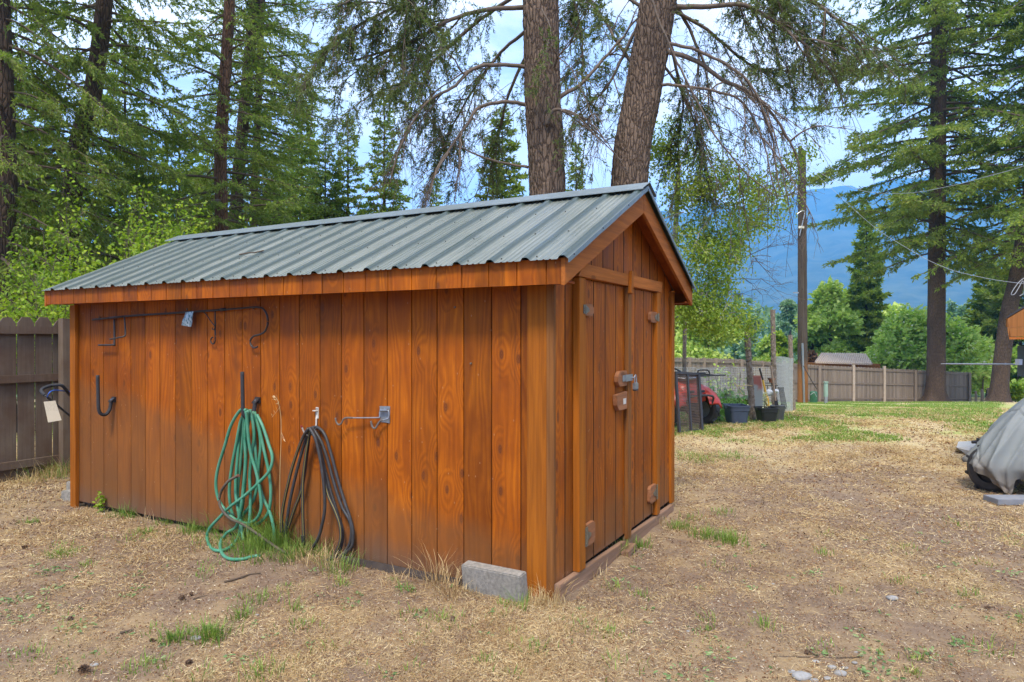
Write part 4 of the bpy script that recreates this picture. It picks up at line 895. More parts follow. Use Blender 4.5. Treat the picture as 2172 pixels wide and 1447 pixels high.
# ---- the two big trunks right behind the shed, with long drooping and mostly bare limbs
def big_fir(label, line, Z, r0, r1, seed, limbs, ubase):
    rg = np.random.default_rng(seed); pts = rooted(line, Z, line[0][0] + (line[0][0] - line[1][0]) * .5); t = thing('fir_tree', label, 'tree', pts[0], 'large firs standing right behind the shed')
    P = spline(pts, 24); k = 90; L = np.r_[0, np.cumsum(np.linalg.norm(np.diff(P, axis=0), axis=1))]
    # resample densely for real bark relief
    n = int(L[-1] / .035); P = np.stack([np.interp(np.linspace(0, L[-1], n), L, P[:, i]) for i in range(3)], 1); R = np.linspace(r0, r1, n) * (1 + .5 * np.exp(-np.linspace(0, L[-1], n) / .5))
    v, f = tubes(P[None], R[None], k); v = v.reshape(n, k, 3); c = P[:, None]
    th = np.arange(k)[None] * 2 * PI / k; zz = np.linspace(0, L[-1], n)[:, None]
    rel = .018 * np.sin(th * 19 + 3 * np.sin(zz * 3.1 + seed) + 1.4 * np.sin(zz * 7.7 + th * 3)) + .012 * np.sin(th * 31 + 2.5 * np.sin(zz * 5.3) + seed) + .016 * rg.normal(size=(n, k)) + .03 * np.sin(th * 3 + seed + zz * .8)
    v = c + (v - c) * (1 + rel)[..., None]; MB().add(v.reshape(-1, 3), f).mesh('trunk', M['bark'], t, smooth=True)
    wood = MB(); nv = []; nf_ = []; nn = 0
    tw = MB()
    def twigs(LP, rad, leafy, dens):
        nonlocal nn
        ln = np.linalg.norm(np.diff(LP, axis=0), axis=1).sum(); m_ = max(int(ln * 7.5 * dens), 3); x = .18 + .82 * rg.random(m_); K_ = len(LP); fi = x * (K_ - 1); i0 = np.minimum(fi.astype(int), K_ - 2)
        c0 = LP[i0] + (LP[i0 + 1] - LP[i0]) * (fi - i0)[:, None]; tg = norm(LP[i0 + 1] - LP[i0]); d = norm(tg * .8 + rg.normal(size=(m_, 3)) * .55 + np.array([0, 0, -.15])); bl = (.25 + .75 * rg.random(m_) ** 1.5) * min(1, ln * .4)
        K2 = 8; s2 = np.linspace(0, 1, K2); P2 = c0[:, None] + d[:, None] * (bl[:, None] * s2)[..., None]; P2[..., 2] -= (.12 + .55 * rg.random(m_))[:, None] * bl[:, None] * s2 ** 2
        P2 += np.cumsum(rg.normal(size=P2.shape) * .008, axis=1); v, f = tubes(P2, np.repeat((.0055 - .0034 * s2)[None], m_, 0), 3); tw.add(v, f)
        # third order
        m3 = m_ * 4; j = rg.integers(0, m_, m3); ii = rg.integers(1, K2 - 1, m3); c3 = P2[j, ii]; t3 = norm(P2[j, ii + 1] - P2[j, ii]); d3 = norm(t3 + rg.normal(size=(m3, 3)) * .6); l3 = .08 + .28 * rg.random(m3); s3 = np.linspace(0, 1, 4)
        P3 = c3[:, None] + d3[:, None] * (l3[:, None] * s3)[..., None]; P3[..., 2] -= .4 * l3[:, None] * s3 ** 2; v, f = tubes(P3, np.repeat((.0030 - .0016 * s3)[None], m3, 0), 3); tw.add(v, f)
        if leafy > 0:
            kk = rg.random(m3) < leafy * 1.5; P4 = P3[kk]; per = 24; jj = np.repeat(np.arange(len(P4)), per); x = rg.random(len(jj)); fi = x * 3; i0 = np.minimum(fi.astype(int), 2); c = P4[jj, i0] + (P4[jj, i0 + 1] - P4[jj, i0]) * (fi - i0)[:, None]
            tt = norm(P4[jj, i0 + 1] - P4[jj, i0]); dd = norm(tt * .8 + rg.normal(size=(len(jj), 3)) * .6); v, f = diamonds(c, dd, .04 + .04 * rg.random(len(jj)), .014, rg); nv.append(v); nf_.append(f + nn); nn += len(v)
    for pts_, Zs, rad, leafy, dens in limbs:
        LP = spline([at(x, y, z_) for (x, y), z_ in zip(pts_, np.linspace(Zs[0], Zs[1], len(pts_)))], 6); LP[1:] += np.cumsum(rg.normal(size=(len(LP) - 1, 3)) * .006, axis=0)
        wood.tube(LP, np.linspace(rad, rad * .22, len(LP)), 8); twigs(LP, rad, leafy, dens)
        for _ in range(int(3 * dens + 2)):     # secondary limbs
            i = int(rg.uniform(.3, .8) * len(LP)); tg = norm(LP[min(i + 1, len(LP) - 1)] - LP[i - 1]); d = norm(tg + rg.normal(size=3) * .55); l = rg.uniform(.5, 1.5); s = np.linspace(0, 1, 9)[:, None]
            Q = LP[i] + d * l * s; Q[:, 2] -= .38 * l * s[:, 0] ** 2; Q[1:] += np.cumsum(rg.normal(size=(8, 3)) * .012, axis=0)
            wood.tube(Q, np.linspace(rad * .4, .004, 9), 5); twigs(Q, rad, leafy, dens * .8)
    wood.mesh('limbs', M['twig_grey'], t, smooth=True); tw.mesh('twigs', M['twig'], t)
    if nv: link('crown', np_mesh(np.concatenate(nv), [np.concatenate(nf_)]), M['needle_b'], t)
    return t
ZA = 10.2
limbsA = [
 ([(1130, 145), (1060, 140), (1000, 150), (955, 185), (900, 215), (850, 290), (818, 380)], (10.2, 9.2), .034, .05, .9),
 ([(1125, 225), (1060, 218), (1010, 232), (985, 270), (950, 320), (930, 360), (915, 420)], (10.2, 9.3), .032, .0, .8),
 ([(1130, 15), (1040, 22), (950, 50), (880, 95), (800, 120), (735, 140)], (10.3, 9.6), .04, .55, 1.5),
 ([(1120, -60), (1000, -50), (880, 0), (790, 40), (730, 70)], (10.3, 9.4), .04, .6, 1.8),
 ([(1130, -140), (980, -150), (860, -80), (780, -20), (720, 10)], (10.3, 9.2), .04, .6, 1.6),
 ([(1120, 355), (1040, 340), (960, 305), (905, 288)], (10.3, 11.2), .022, .1, .6),
 ([(1160, 265), (1170, 238), (1195, 236), (1230, 248), (1262, 275), (1285, 310)], (9.9, 9.6), .032, .0, .8),
 ([(1175, 143), (1182, 118), (1200, 95), (1225, 70)], (9.95, 9.5), .022, .3, .9),
 ([(1180, 210), (1230, 180), (1280, 130), (1330, 70), (1350, 20)], (10.4, 11.), .035, .3, 1.2),
 ([(1120, 60), (1060, 110), (1000, 190), (950, 280), (930, 330)], (10.6, 12.), .03, .45, 1.6),
 ([(1180, -50), (1210, -10), (1230, 60), (1235, 140), (1225, 230)], (10.6, 11.), .03, .5, 1.2),
 ([(1125, -30), (1020, 40), (930, 120), (860, 170), (800, 185)], (10.6, 11.6), .035, .6, 1.8),
 ([(1130, 90), (1080, 200), (1060, 280), (1040, 330)], (10.8, 12.), .03, .3, 1.1),
 ([(1150, 20), (1165, 60), (1160, 100), (1150, 130)], (9.85, 9.6), .012, .35, .5),
]
limbsB = [
 ([(1415, 15), (1500, 12), (1580, 8), (1640, 40), (1700, 85), (1760, 150), (1790, 220)], (10.4, 10.), .045, .25, 1.4),
 ([(1400, 105), (1470, 125), (1540, 170), (1600, 200), (1650, 255), (1690, 320), (1705, 385)], (10.3, 9.9), .042, .02, .9),
 ([(1395, 88), (1450, 92), (1520, 115), (1590, 170), (1640, 260), (1650, 350), (1660, 400)], (10.3, 9.6), .03, .0, .9),
 ([(1390, 180), (1450, 182), (1520, 190), (1580, 215), (1620, 290), (1640, 360), (1655, 420)], (10.3, 9.7), .026, .0, .8),
 ([(1375, -20), (1400, 40), (1440, 130), (1490, 230), (1530, 290), (1590, 370), (1650, 412), (1690, 400)], (9.8, 9.6), .020, .0, .6),
 ([(1390, -60), (1480, -50), (1580, -20), (1660, 40), (1720, 100), (1790, 130)], (10.5, 10.8), .045, .5, 1.7),
 ([(1420, -10), (1450, 30), (1475, 90), (1500, 160), (1505, 260)], (10.6, 11.), .035, .15, .9),
 ([(1350, 60), (1320, 120), (1290, 180), (1265, 210), (1225, 240)], (10.5, 11.), .03, .2, 1.),
 ([(1410, 60), (1440, 160), (1450, 240), (1430, 300)], (10.6, 11.4), .03, .5, 1.3),
 ([(1400, 130), (1450, 200), (1480, 290), (1470, 350)], (10.6, 11.4), .025, .4, 1.2),
 ([(1400, -80), (1520, -90), (1640, -60), (1740, 10), (1800, 60), (1840, 110)], (10.6, 10.2), .045, .55, 1.8),
 ([(1345, 140), (1310, 90), (1290, 50), (1260, 10), (1240, -40)], (10.7, 11.4), .03, .4, 1.),
 ([(1370, 20), (1300, -20), (1240, 0), (1210, 50)], (10.6, 11.), .03, .5, 1.2),
 ([(1420, 20), (1500, 60), (1560, 110), (1610, 140), (1690, 150), (1750, 170)], (10.6, 11.6), .03, .45, 1.5),
]
big_fir('tall straight fir trunk rising behind the middle of the shed roof', [(1161, 420), (1150, 200), (1146, 0), (1140, -300), (1136, -700)], ZA, .275, .25, 1, limbsA, 0)
big_fir('fir trunk leaning to the right above the gable peak of the shed', [(1334, 390), (1362, 200), (1397, 0), (1440, -300), (1500, -700)], ZA + .2, .285, .255, 2, limbsB, 0)

# ---- conifers on the left
def tr(l, Z, up=5, px0=None):
    P = rooted(l, Z, px0); d = norm(P[-1] - P[-2]); return P + [P[-1] + d * up]
conifer('dark fir with a bent trunk behind the bright bush on the left', tr([(140, 560), (165, 320), (198, 190), (222, 0), (235, -250)], 13.5, 2.5), .22, .10, .10, .98, 3.4, 90, 21, 'needle', .085, .019, 1.15, .30, .1, hang=.55, prof=.45, group=None)
conifer('fir at the left edge of the yard with its trunk half out of view', tr([(2, 560), (14, 400), (5, 100), (-10, -300)], 11.0, 2), .17, .10, .10, .98, 2.7, 80, 22, 'needle', .075, .017, 1.1, .35, .08, hang=.6, prof=.45, group=None)
conifer('tall fir with a straight reddish trunk left of the shed ridge', tr([(470, 480), (468, 330), (480, 120), (487, 0), (492, -260)], 16.5, 2.5), .17, .10, .22, .98, 2.7, 78, 23, 'needle', .10, .022, .8, .18, .1, 'bark_red', hang=.3, prof=.5, group=None)
conifer('dark fir just behind the reddish trunk, leaning slightly right', tr([(500, 480), (512, 300), (540, 0), (556, -200)], 19, 2.5), .19, .12, .26, .98, 3.1, 84, 24, 'needle', .12, .026, .75, .22, .1, hang=.3, prof=.4, group=None, az=(-1.2, 2.4))
conifer('slim fir behind the two trunks left of the shed ridge', tr([(538, 470), (545, 300), (556, 0), (562, -180)], 22, 2), .14, .08, .2, .98, 3.2, 84, 25, 'needle', .13, .028, .7, .2, .1, hang=.3, prof=.45, group=None)
def spire(label, ax, ay, Z, wpx, seed, needle='needle_l', nb=130, dens=1., nl=.13, nw=.035, by=None, **k):
    g = base(ax, Z); top = at(ax, ay, Z); h = top[2] - g[2]; nb = max(nb, int(h * 12)) if Z < 40 else nb; k.setdefault('twd', 22 if Z < 40 else 8); pts = [g, g + (top - g) * .5, top]; R = wpx / F * Z
    return conifer(label, pts, .011 * h, .01, .06, .995, R, nb, seed, needle, nl, nw, dens, k.pop('droop', .12), k.pop('rise', .22), 'bark_dark', k.pop('prof', .85), hang=.15, blen=.5, group=k.pop('group', None), flare=1.2, **k)
spire('small pointed fir left of the big trunks, top in the open sky', 815, 192, 24, 115, 31)
spire('slim young fir beside the small pointed one, left of the big trunks', 738, 240, 26, 105, 32)
spire('young fir low behind the middle of the shed ridge', 690, 285, 25, 120, 33, 'needle')
spire('small young fir just left of the big trunks, low over the roof', 925, 375, 27, 60, 34, 'needle_l', 60)
spire('dark bushy fir right behind the straight big trunk', 1065, 235, 19, 140, 35, 'needle', 150)
spire('narrow small fir between the two big trunks', 1222, 300, 23, 70, 36, 'needle', 130)
spire('green fir low behind the two trunks left of the shed ridge', 590, 330, 28, 150, 37, 'needle_l', 90, 1., .16, .04)
spire('leafy green fir between the two dark trunks on the left', 380, 250, 24, 170, 38, 'needle_l', 100, 1., .15, .038)
spire('green fir in the gap left of the bent dark trunk', 95, 190, 20, 190, 39, 'needle', 100, 1., .13, .032)
spire('low green fir behind the roof left end', 290, 330, 17, 130, 40, 'needle_b', 90, 1., .11, .026)

spire('tall light green fir filling the gap right of the bent dark trunk', 265, 60, 21, 170, 131, 'needle_l', 110, 1., .13, .032)
spire('light green fir showing between the red trunk and the young firs', 640, 215, 30, 150, 132, 'needle_l', 110, 1., .17, .042)
spire('light green fir at the far left edge behind the near fence', 20, 120, 18, 190, 133, 'needle', 110, 1., .11, .027)
spire('low light green fir behind the ridge just left of the reddish trunk', 440, 300, 26, 160, 134, 'needle_l', 110, 1., .15, .038)
# ---- broadleaf trees
def branching(rg, start, d, l, r, depth, out, tips, gen=3, up=.12, spread=.55, shrink=.68):
    n = 6; s = np.linspace(0, 1, n); P = start + d * l * s[:, None]; P += np.cumsum(rg.normal(size=(n, 3)) * .035 * l, axis=0) * (s[:, None] > 0); P[:, 2] += up * l * s ** 2
    out.append((P, np.linspace(r, r * .6, n)))
    if depth >= gen: tips.append(P); return
    for i in range(rg.integers(3, 5)):
        j = rg.integers(2, n); dd = norm(norm(P[j] - P[j - 1]) + rg.normal(size=3) * spread); branching(rg, P[j], dd, l * shrink * rg.uniform(.7, 1.15), r * .55, depth + 1, out, tips, gen, up, spread, shrink)
def broadleaf(label, g0, stems, l0, r0, seed, leafm, ls, nleaf, gen=3, up=.12, spread=.55, name='deciduous_tree', bark_='twig', group=None, cat='tree', rad=.5, oval=True, trunk=None, wood_name='limbs', shrink=.68, hide=None):
    rg = np.random.default_rng(seed); t = thing(name, label, cat, g0, group); out = []; tips = []
    for st, d in stems: branching(rg, np.array(st, float), norm(np.array(d, float)), l0, r0, 0, out, tips, gen, up, spread, shrink)
    mb = MB()
    if trunk is not None: trunk_mesh(trunk[0], trunk[1], trunk[2], 'trunk', M[bark_], t, 16, 1.3)
    P = np.stack([o[0] for o in out]); R = np.stack([o[1] for o in out]); v, f = tubes(P, np.maximum(R, ls * .03), 5); mb.add(v, f); mb.mesh(wood_name, M[bark_], t, smooth=True)
    T = np.stack(tips); j = rg.integers(0, len(T), nleaf); i = rg.integers(0, T.shape[1], nleaf); c = T[j, i] + rg.normal(size=(nleaf, 3)) * ls * rad * 2.2
    d = rg.normal(size=(nleaf, 3)) + np.array([0, 0, -.25]); fn = ovals if oval else diamonds
    v, f = fn(c, d, ls * (.6 + .7 * rg.random(nleaf)), ls * .62, rg); o = link('crown', np_mesh(v, [f]), M[leafm], t)
    return t
# bright shrub behind the left end of the roof
g0 = base(215, 9.6)
broadleaf('bright yellow green leafy shrub overtopping the left end of the shed roof', g0, [(g0 + (x, y, 1.0), (dx, dy, 1)) for x, y, dx, dy in [(-.35, 0, -.35, 0), (0, .1, .0, .1), (.3, 0, .3, 0), (.1, -.2, .1, -.2), (-.15, .1, -.15, .1), (-.5, -.2, -.6, -.1), (.5, .0, .6, 0)]], .95, .016, 41, 'leaf_y', .062, 4600, 3, .25, .5, 'leafy_shrub', 'twig_grey', cat='shrub', rad=.7)
g0 = base(70, 8.9)
broadleaf('small yellow green shrub above the near fence, left of the shed eave', g0, [(g0 + (x, y, .9), (dx, dy, 1)) for x, y, dx, dy in [(0, 0, .2, 0), (.2, 0, .5, 0), (-.1, 0, -.2, .1), (.3, 0, .8, 0)]], .62, .012, 42, 'leaf_y', .055, 1500, 3, .12, .6, 'leafy_shrub', 'twig_grey', cat='shrub', rad=.7)
g0 = base(330, 11)
broadleaf('yellow green young tree behind the left slope of the shed roof', g0, [(g0 + (x, 0, 1.3), (x * .6, .1, 1)) for x in (-.7, -.3, .1, .5, .9)], .9, .014, 43, 'leaf_y', .065, 3000, 3, .2, .5, 'leafy_shrub', 'twig_grey', cat='shrub', rad=.8)
# dark understorey behind the near fence
for i, (px, Z, s_) in enumerate([(30, 14, 1.0), (190, 15, 1.1), (380, 15.5, 1.1)]):
    g0 = base(px, Z); broadleaf(['dark green undergrowth bush above the near fence at the left edge', 'dark green undergrowth bush behind the bright shrub', 'dark green undergrowth bush behind the left part of the shed'][i], g0,
      [(g0 + (x * s_, y, .2), (x * .3, y * .3, 1)) for x, y in [(-.9, 0), (0, .3), (.9, 0), (.3, -.4), (-.4, .2)]], 1.15 * s_, .02, 50 + i, 'needle', .10, 5200, 3, .1, .6, 'undergrowth_bush', 'twig', cat='shrub', rad=1.1, oval=False, group='dark bushes behind the near fence')
Zv_ = np.array([0, 0, 1.])
# birch to the right of the shed
g0 = base(1398, 11.6)
tk = [g0, at(1400, 660, 11.6), at(1428, 540, 11.7), at(1436, 430, 11.8), at(1440, 330, 11.9)]
b = broadleaf('pale barked birch leaning out to the right of the shed gable', g0, [
    (at(1405, 655, 11.6), at(1500, 640, 11.4) - at(1405, 655, 11.6)), (at(1500, 635, 11.4), at(1545, 560, 11.4) - at(1500, 635, 11.4)), (at(1545, 550, 11.4), at(1600, 480, 11.4) - at(1545, 550, 11.4)),
    (at(1428, 500, 11.7), at(1500, 430, 11.7) - at(1428, 500, 11.7)), (at(1440, 380, 11.8), at(1500, 300, 11.9) - at(1440, 380, 11.8)), (at(1440, 330, 11.9), at(1455, 250, 11.9) - at(1440, 330, 11.9)),
    (at(1480, 560, 11.7), at(1560, 420, 11.8) - at(1480, 560, 11.7)), (at(1440, 600, 11.6), at(1490, 680, 11.6) - at(1440, 600, 11.6)), (at(1520, 430, 11.7), at(1620, 380, 11.8) - at(1520, 430, 11.7)), (at(1500, 640, 11.4), at(1600, 690, 11.4) - at(1500, 640, 11.4)), (at(1430, 610, 11.4), at(1450, 680, 11.4) - at(1430, 610, 11.4))
    ] + [(at(x, y, 11.6 + .3 * math.sin(x)), rgt * math.cos(x * .37) + Zv_ * math.sin(x * .61 + 1) + fwd * .4 * math.sin(y)) for x, y in
     [(1420, 320), (1450, 290), (1490, 330), (1530, 350), (1570, 370), (1610, 400), (1640, 430), (1600, 450), (1560, 430), (1510, 400), (1470, 380), (1430, 400), (1450, 450), (1500, 470), (1550, 490), (1590, 510), (1480, 520), (1440, 520), (1520, 540), (1470, 580), (1500, 600), (1550, 590), (1440, 620), (1480, 640), (1530, 650), (1570, 660), (1450, 660), (1500, 620), (1630, 370), (1420, 560)]],
    .42, .014, 61, 'leaf_birch', .05, 24000, 2, .0, .75, 'birch_tree', 'bark_birch', rad=1.1, trunk=(tk, .085, .03), shrink=.66)
# bare twigs at the birch's right side
rg = np.random.default_rng(63); out = []; tips = []
for a_, b_ in [((1540, 560), (1640, 510)), ((1600, 480), (1670, 470)), ((1500, 640), (1600, 620)), ((1520, 600), (1620, 570)), ((1560, 520), (1660, 540))]:
    s_ = at(*a_, 11.4); e_ = at(*b_, 11.5); branching(rg, s_, norm(e_ - s_), np.linalg.norm(e_ - s_) * .9, .012, 0, out, tips, 3, -.1, .5, .6)
v, f = tubes(np.stack([o[0] for o in out]), np.maximum(np.stack([o[1] for o in out]), .0022) * .6, 4); MB().add(v, f).mesh('bare_twigs', M['twig_grey'], b)

# ---- big firs on the right
conifer('tall fir with a straight brown trunk standing in front of the far fence', [base(1985, 41)] + pxline([(1986, 760), (1987, 560), (1990, 300), (1992, 0), (1993, -260), (1994, -560)], 41), .50, .30, .22, .98, 9.4, 150, 71, 'needle', .25, .060, .88, .26, .1, prof=.42, hang=.22, blen=.48, group=None, twd=8, flare=1.6)
conifer('big leaning fir at the right edge beyond the far fence end', [base(2118, 37)] + pxline([(2126, 760), (2140, 660), (2162, 560), (2200, 300), (2225, 0), (2240, -300)], 37), .41, .26, .24, .98, 6.2, 120, 72, 'needle_l', .23, .06, .8, .30, .08, prof=.42, hang=.3, group=None, twd=8, flare=1.5)
spire('young pine standing alone in front of the blue mountain', 1838, 436, 62, 74, 73, 'needle_l', 120, 1.5, .40, .10, twd=12)
spire('bright green fir just right of the tall brown trunk', 2095, 540, 58, 76, 74, 'needle_l', 120, 1.3, .4, .1, twd=11)
spire('green fir at the right edge behind the leaning trunk', 2165, 470, 55, 120, 75, 'needle', 110, 1.1, .4, .1, twd=9)
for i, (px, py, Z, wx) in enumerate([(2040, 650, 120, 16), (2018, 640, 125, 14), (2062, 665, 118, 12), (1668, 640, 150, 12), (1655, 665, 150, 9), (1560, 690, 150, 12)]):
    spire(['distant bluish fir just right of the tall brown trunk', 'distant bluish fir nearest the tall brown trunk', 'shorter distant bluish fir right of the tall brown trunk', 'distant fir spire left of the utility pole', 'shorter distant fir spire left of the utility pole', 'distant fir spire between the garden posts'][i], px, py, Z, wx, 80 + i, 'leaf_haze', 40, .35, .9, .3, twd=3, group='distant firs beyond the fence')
def roundtree(label, px, py_top, Z, wpx, seed, leafm, n=5200, lobes=14, name='deciduous_tree', cat='tree', low=.12, group=None, lsf=1.):
    rg = np.random.default_rng(seed); g0 = base(px, Z); top = at(px, py_top, Z); h = top[2] - g0[2]; R = wpx / F * Z; t = thing(name, label, cat, g0, group)
    trunk_mesh([g0, g0 + (0, 0, h * .35), g0 + (R * .05, 0, h * .8)], h * .028, h * .008, 'trunk', M['twig'], t, 8, 1.2)
    ls = Z * .0068 * lsf; C_ = []; 
    for k in range(lobes):
        hh = low + (1 - low) * rg.random(); rr = R * math.sin(PI * min(max(hh * .86 + .12, 0), 1)) * .72; a = rg.random() * 2 * PI; C_.append((g0 + (math.cos(a) * rr * rg.random() ** .4, math.sin(a) * rr * .8, h * (low + (hh - low) * .86)), R * rg.uniform(.20, .40)))
    C_.append((g0 + (0, 0, h * .88), R * .34)); c = []; d = []
    for c0, r in C_:
        m_ = n // lobes; q = norm(rg.normal(size=(m_, 3))); q[:, 2] = np.abs(q[:, 2]) * .9 - .25 * rg.random(m_); rr = r * (.55 + .65 * rg.random(m_))[:, None]
        cc = c0 + q * rr; cc += .28 * r * np.sin(cc[:, [1, 2, 0]] * (5.5 / R)) ; c.append(cc); d.append(q + rg.normal(size=(m_, 3)) * .8)
    c = np.concatenate(c); d = np.concatenate(d); v, f = ovals(c, d, ls * (.7 + .6 * rg.random(len(c))), ls * .7, rg); link('crown', np_mesh(v, [f]), M[leafm], t); return t
roundtree('large cream flecked green bush above the far fence, either side of the tall trunk', 1945, 672, 50, 148, 91, 'leaf_bush', 15000, 30, 'flowering_bush', 'bush', .05)
fb = bpy.data.objects['flowering_bush']; crn = [o for o in fb.children if o.name.startswith('crown')][0]; cc_ = np.empty(len(crn.data.vertices) * 3, np.float32); crn.data.vertices.foreach_get('co', cc_); cc_ = cc_.reshape(-1, 3)
rg = np.random.default_rng(92); cc_ = cc_[rg.integers(0, len(cc_), 1500)] + rg.normal(size=(1500, 3)) * .12; v, f = ovals(cc_, rg.normal(size=(1500, 3)), .17, .13, rg); link('blossom', np_mesh(v, [f]), M['blossom'], fb)
roundtree('light green tree right behind the tan roofed hut', 1760, 598, 60, 75, 93, 'leaf_far', 9000, 30, low=.03)
roundtree('light green tree just right of the utility pole', 1722, 640, 62, 48, 94, 'leaf_far', 5200, 18, low=.04)
roundtree('airy light green tree between the tan hut and the cream flecked bush', 1805, 618, 74, 70, 141, 'leaf_far', 7000, 26, low=.03)
roundtree('yellow green tree over the cream flecked bush left of the tall trunk', 1905, 650, 80, 70, 142, 'leaf_far', 6000, 22, low=.03)
roundtree('low yellow green tree left of the pole near the garden posts', 1625, 720, 60, 42, 143, 'leaf_far', 3600, 14, low=.03)
roundtree('round light green tree between the pole and the cream flecked bush', 1850, 660, 66, 62, 95, 'leaf_far', 4200, 14)
roundtree('bright yellow green tree left of the pole over the fence', 1655, 706, 56, 40, 96, 'leaf_y', 2600, 10)
roundtree('yellow green tree over the fence under the birch', 1500, 668, 52, 105, 97, 'leaf_far', 6800, 20)
roundtree('green tree behind the garden over the fence', 1430, 640, 58, 90, 98, 'leaf_far', 5000, 16)
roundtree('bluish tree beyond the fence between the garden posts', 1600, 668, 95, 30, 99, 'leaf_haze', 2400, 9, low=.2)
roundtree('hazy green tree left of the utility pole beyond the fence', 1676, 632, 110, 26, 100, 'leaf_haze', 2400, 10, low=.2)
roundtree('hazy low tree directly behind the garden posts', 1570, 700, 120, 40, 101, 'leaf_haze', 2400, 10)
roundtree('light green shrub beyond the right end of the far fence', 2085, 760, 50, 48, 102, 'leaf_far', 3600, 12, 'shrub', 'shrub')
roundtree('light green shrub at the right edge beyond the leaning trunk', 2160, 742, 52, 50, 103, 'leaf_bush', 3600, 12, 'shrub', 'shrub')
roundtree('reddish brown low shrub beside the tan roofed hut', 1722, 745, 50, 18, 104, 'litter', 900, 6, 'shrub', 'shrub')
roundtree('bright yellow green bush at the foot of the leaning trunk', 2155, 822, 39, 14, 105, 'leaf_y', 900, 6, 'shrub', 'shrub')
# far woods, one soft mass at the foot of the mountain
def woods():
    rg = np.random.default_rng(120); c = []; d = []; ls = []
    for k in range(760):
        Z = rg.uniform(160, 420); px = rg.uniform(-1200, 3400); p = base(px, Z); h = rg.uniform(9, 17); R = rg.uniform(2.2, 4); m_ = 80; t = rg.random(m_) ** .8; a = rg.random(m_) * 2 * PI; r = R * (1 - t * .85) * (.6 + .5 * rg.random(m_))
        c.append(np.c_[p[0] + r * np.cos(a), p[1] + r * np.sin(a), p[2] + h * t]); d.append(np.c_[np.cos(a), np.sin(a), rg.normal(size=m_) * .6])
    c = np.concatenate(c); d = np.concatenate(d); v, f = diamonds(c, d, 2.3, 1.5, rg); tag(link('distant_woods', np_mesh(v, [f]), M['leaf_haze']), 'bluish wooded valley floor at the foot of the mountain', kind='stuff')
woods()
def mountains():
    az = np.linspace(-1.7, 1.7, 300); rr = np.linspace(1200, 4600, 60); A, R = np.meshgrid(az, rr)
    px = 1086 + F * np.tan(np.clip(A, -1.2, 1.2)); prof = np.interp(px[0], [-6000, 0, 800, 1400, 1560, 1640, 1700, 1760, 1880, 1930, 2000, 2100, 2300, 6000], [640, 560, 500, 452, 450, 444, 432, 436, 422, 414, 424, 436, 430, 600])
    el = (717.5 - prof) / F; el = el + .0030 * np.sin(az * 47) + .0022 * np.sin(az * 113 + 1)
    t = np.clip((R - 1200) / (3800 - 1200), 0, 1); rise = np.where(R <= 3800, (t ** 1.25), 1 - (R - 3800) / 3000)
    Z = -12 + rise * (el[None] * 3800 / np.cos(A) * np.cos(A) + 12); Z += 22 * t * sinn(A * 22, R / 330, 1.) + 10 * t * sinn(A * 60, R / 130, 2.)
    d = A + YAW * 0; X = CAM[0] + R * (fwd[0] * np.cos(A) + rgt[0] * np.sin(A)); Y = CAM[1] + R * (fwd[1] * np.cos(A) + rgt[1] * np.sin(A))
    Zz = np.where(True, Z, 0); i = np.arange(60 * 300).reshape(60, 300); q = np.stack([i[:-1, :-1], i[:-1, 1:], i[1:, 1:], i[1:, :-1]], -1).reshape(-1, 4)
    m = mat('forested_slope', (.05, .09, .05), .9); g = G(m); n = g.noise(g.map((.012, .012, .02)), 1, 8, .7); g.color(g.mix(g.ramp(n, (.42, 0.), (.6, 1.)), (.022, .05, .04), (.07, .095, .06)))
    tag(link('mountain', np_mesh(np.stack([X, Y, Zz], -1).reshape(-1, 3), [q]), m, None, True), kind='structure')
mountains()

# ================================================================ THE YARD ON THE RIGHT
Zv = np.array([0, 0, 1.])
def GZ(px, py, Z):   # point on the ground below/at that pixel column and depth
    return base(px, Z)
# far picket fence
ff = thing('picket_fence', 'long grey brown picket fence with rails and posts across the far end of the lawn', 'fence', base(1732, 38))
fpts = [(1385, 26.5, 755.5), (1428, 28, 757), (1560, 32.2, 761), (1732, 37.6, 774), (1880, 40.8, 781), (2060, 43.5, 789.5)]
W3 = []
for px, Z, pt in fpts: p = base(px, Z); q = at(px, pt, Z); W3.append((p, q[2]))
pk = MB(); rl = MB(); total = 0; nrm_ = None; posts = []
for (p, zt), (p2, zt2) in zip(W3[:-1], W3[1:]):
    d = p2 - p; Lh = math.hypot(d[0], d[1]); u = np.array([d[0], d[1], 0]) / Lh; nr = np.array([-u[1], u[0], 0]); nr = nr if nr @ fwd > 0 else -nr
    n = max(int(Lh / .15), 1)
    for i in range(n):
        t = (i + .5) / n; q = p + d * t; gz = Hf(q[0], q[1]) - .04; picket(pk, (q[0], q[1], gz), u, zt + (zt2 - zt) * t - gz - .02 * (i % 2), .125, .02, nr, .04)
    for fr in (.07, .50, .90):
        a = p.copy(); b = p2.copy(); a[2] = p[2] + (zt - p[2]) * fr; b[2] = p2[2] + (zt2 - p2[2]) * fr
        rl.prism([a, b, b + Zv * .09, a + Zv * .09], -nr * .04)
pk.mesh('picket', M['fence_far'], ff); rl.mesh('rail', M['fence_far'], ff)
m_lp = noisy('pale_post', (.30, .24, .18), (.38, .31, .24), 6, .9)
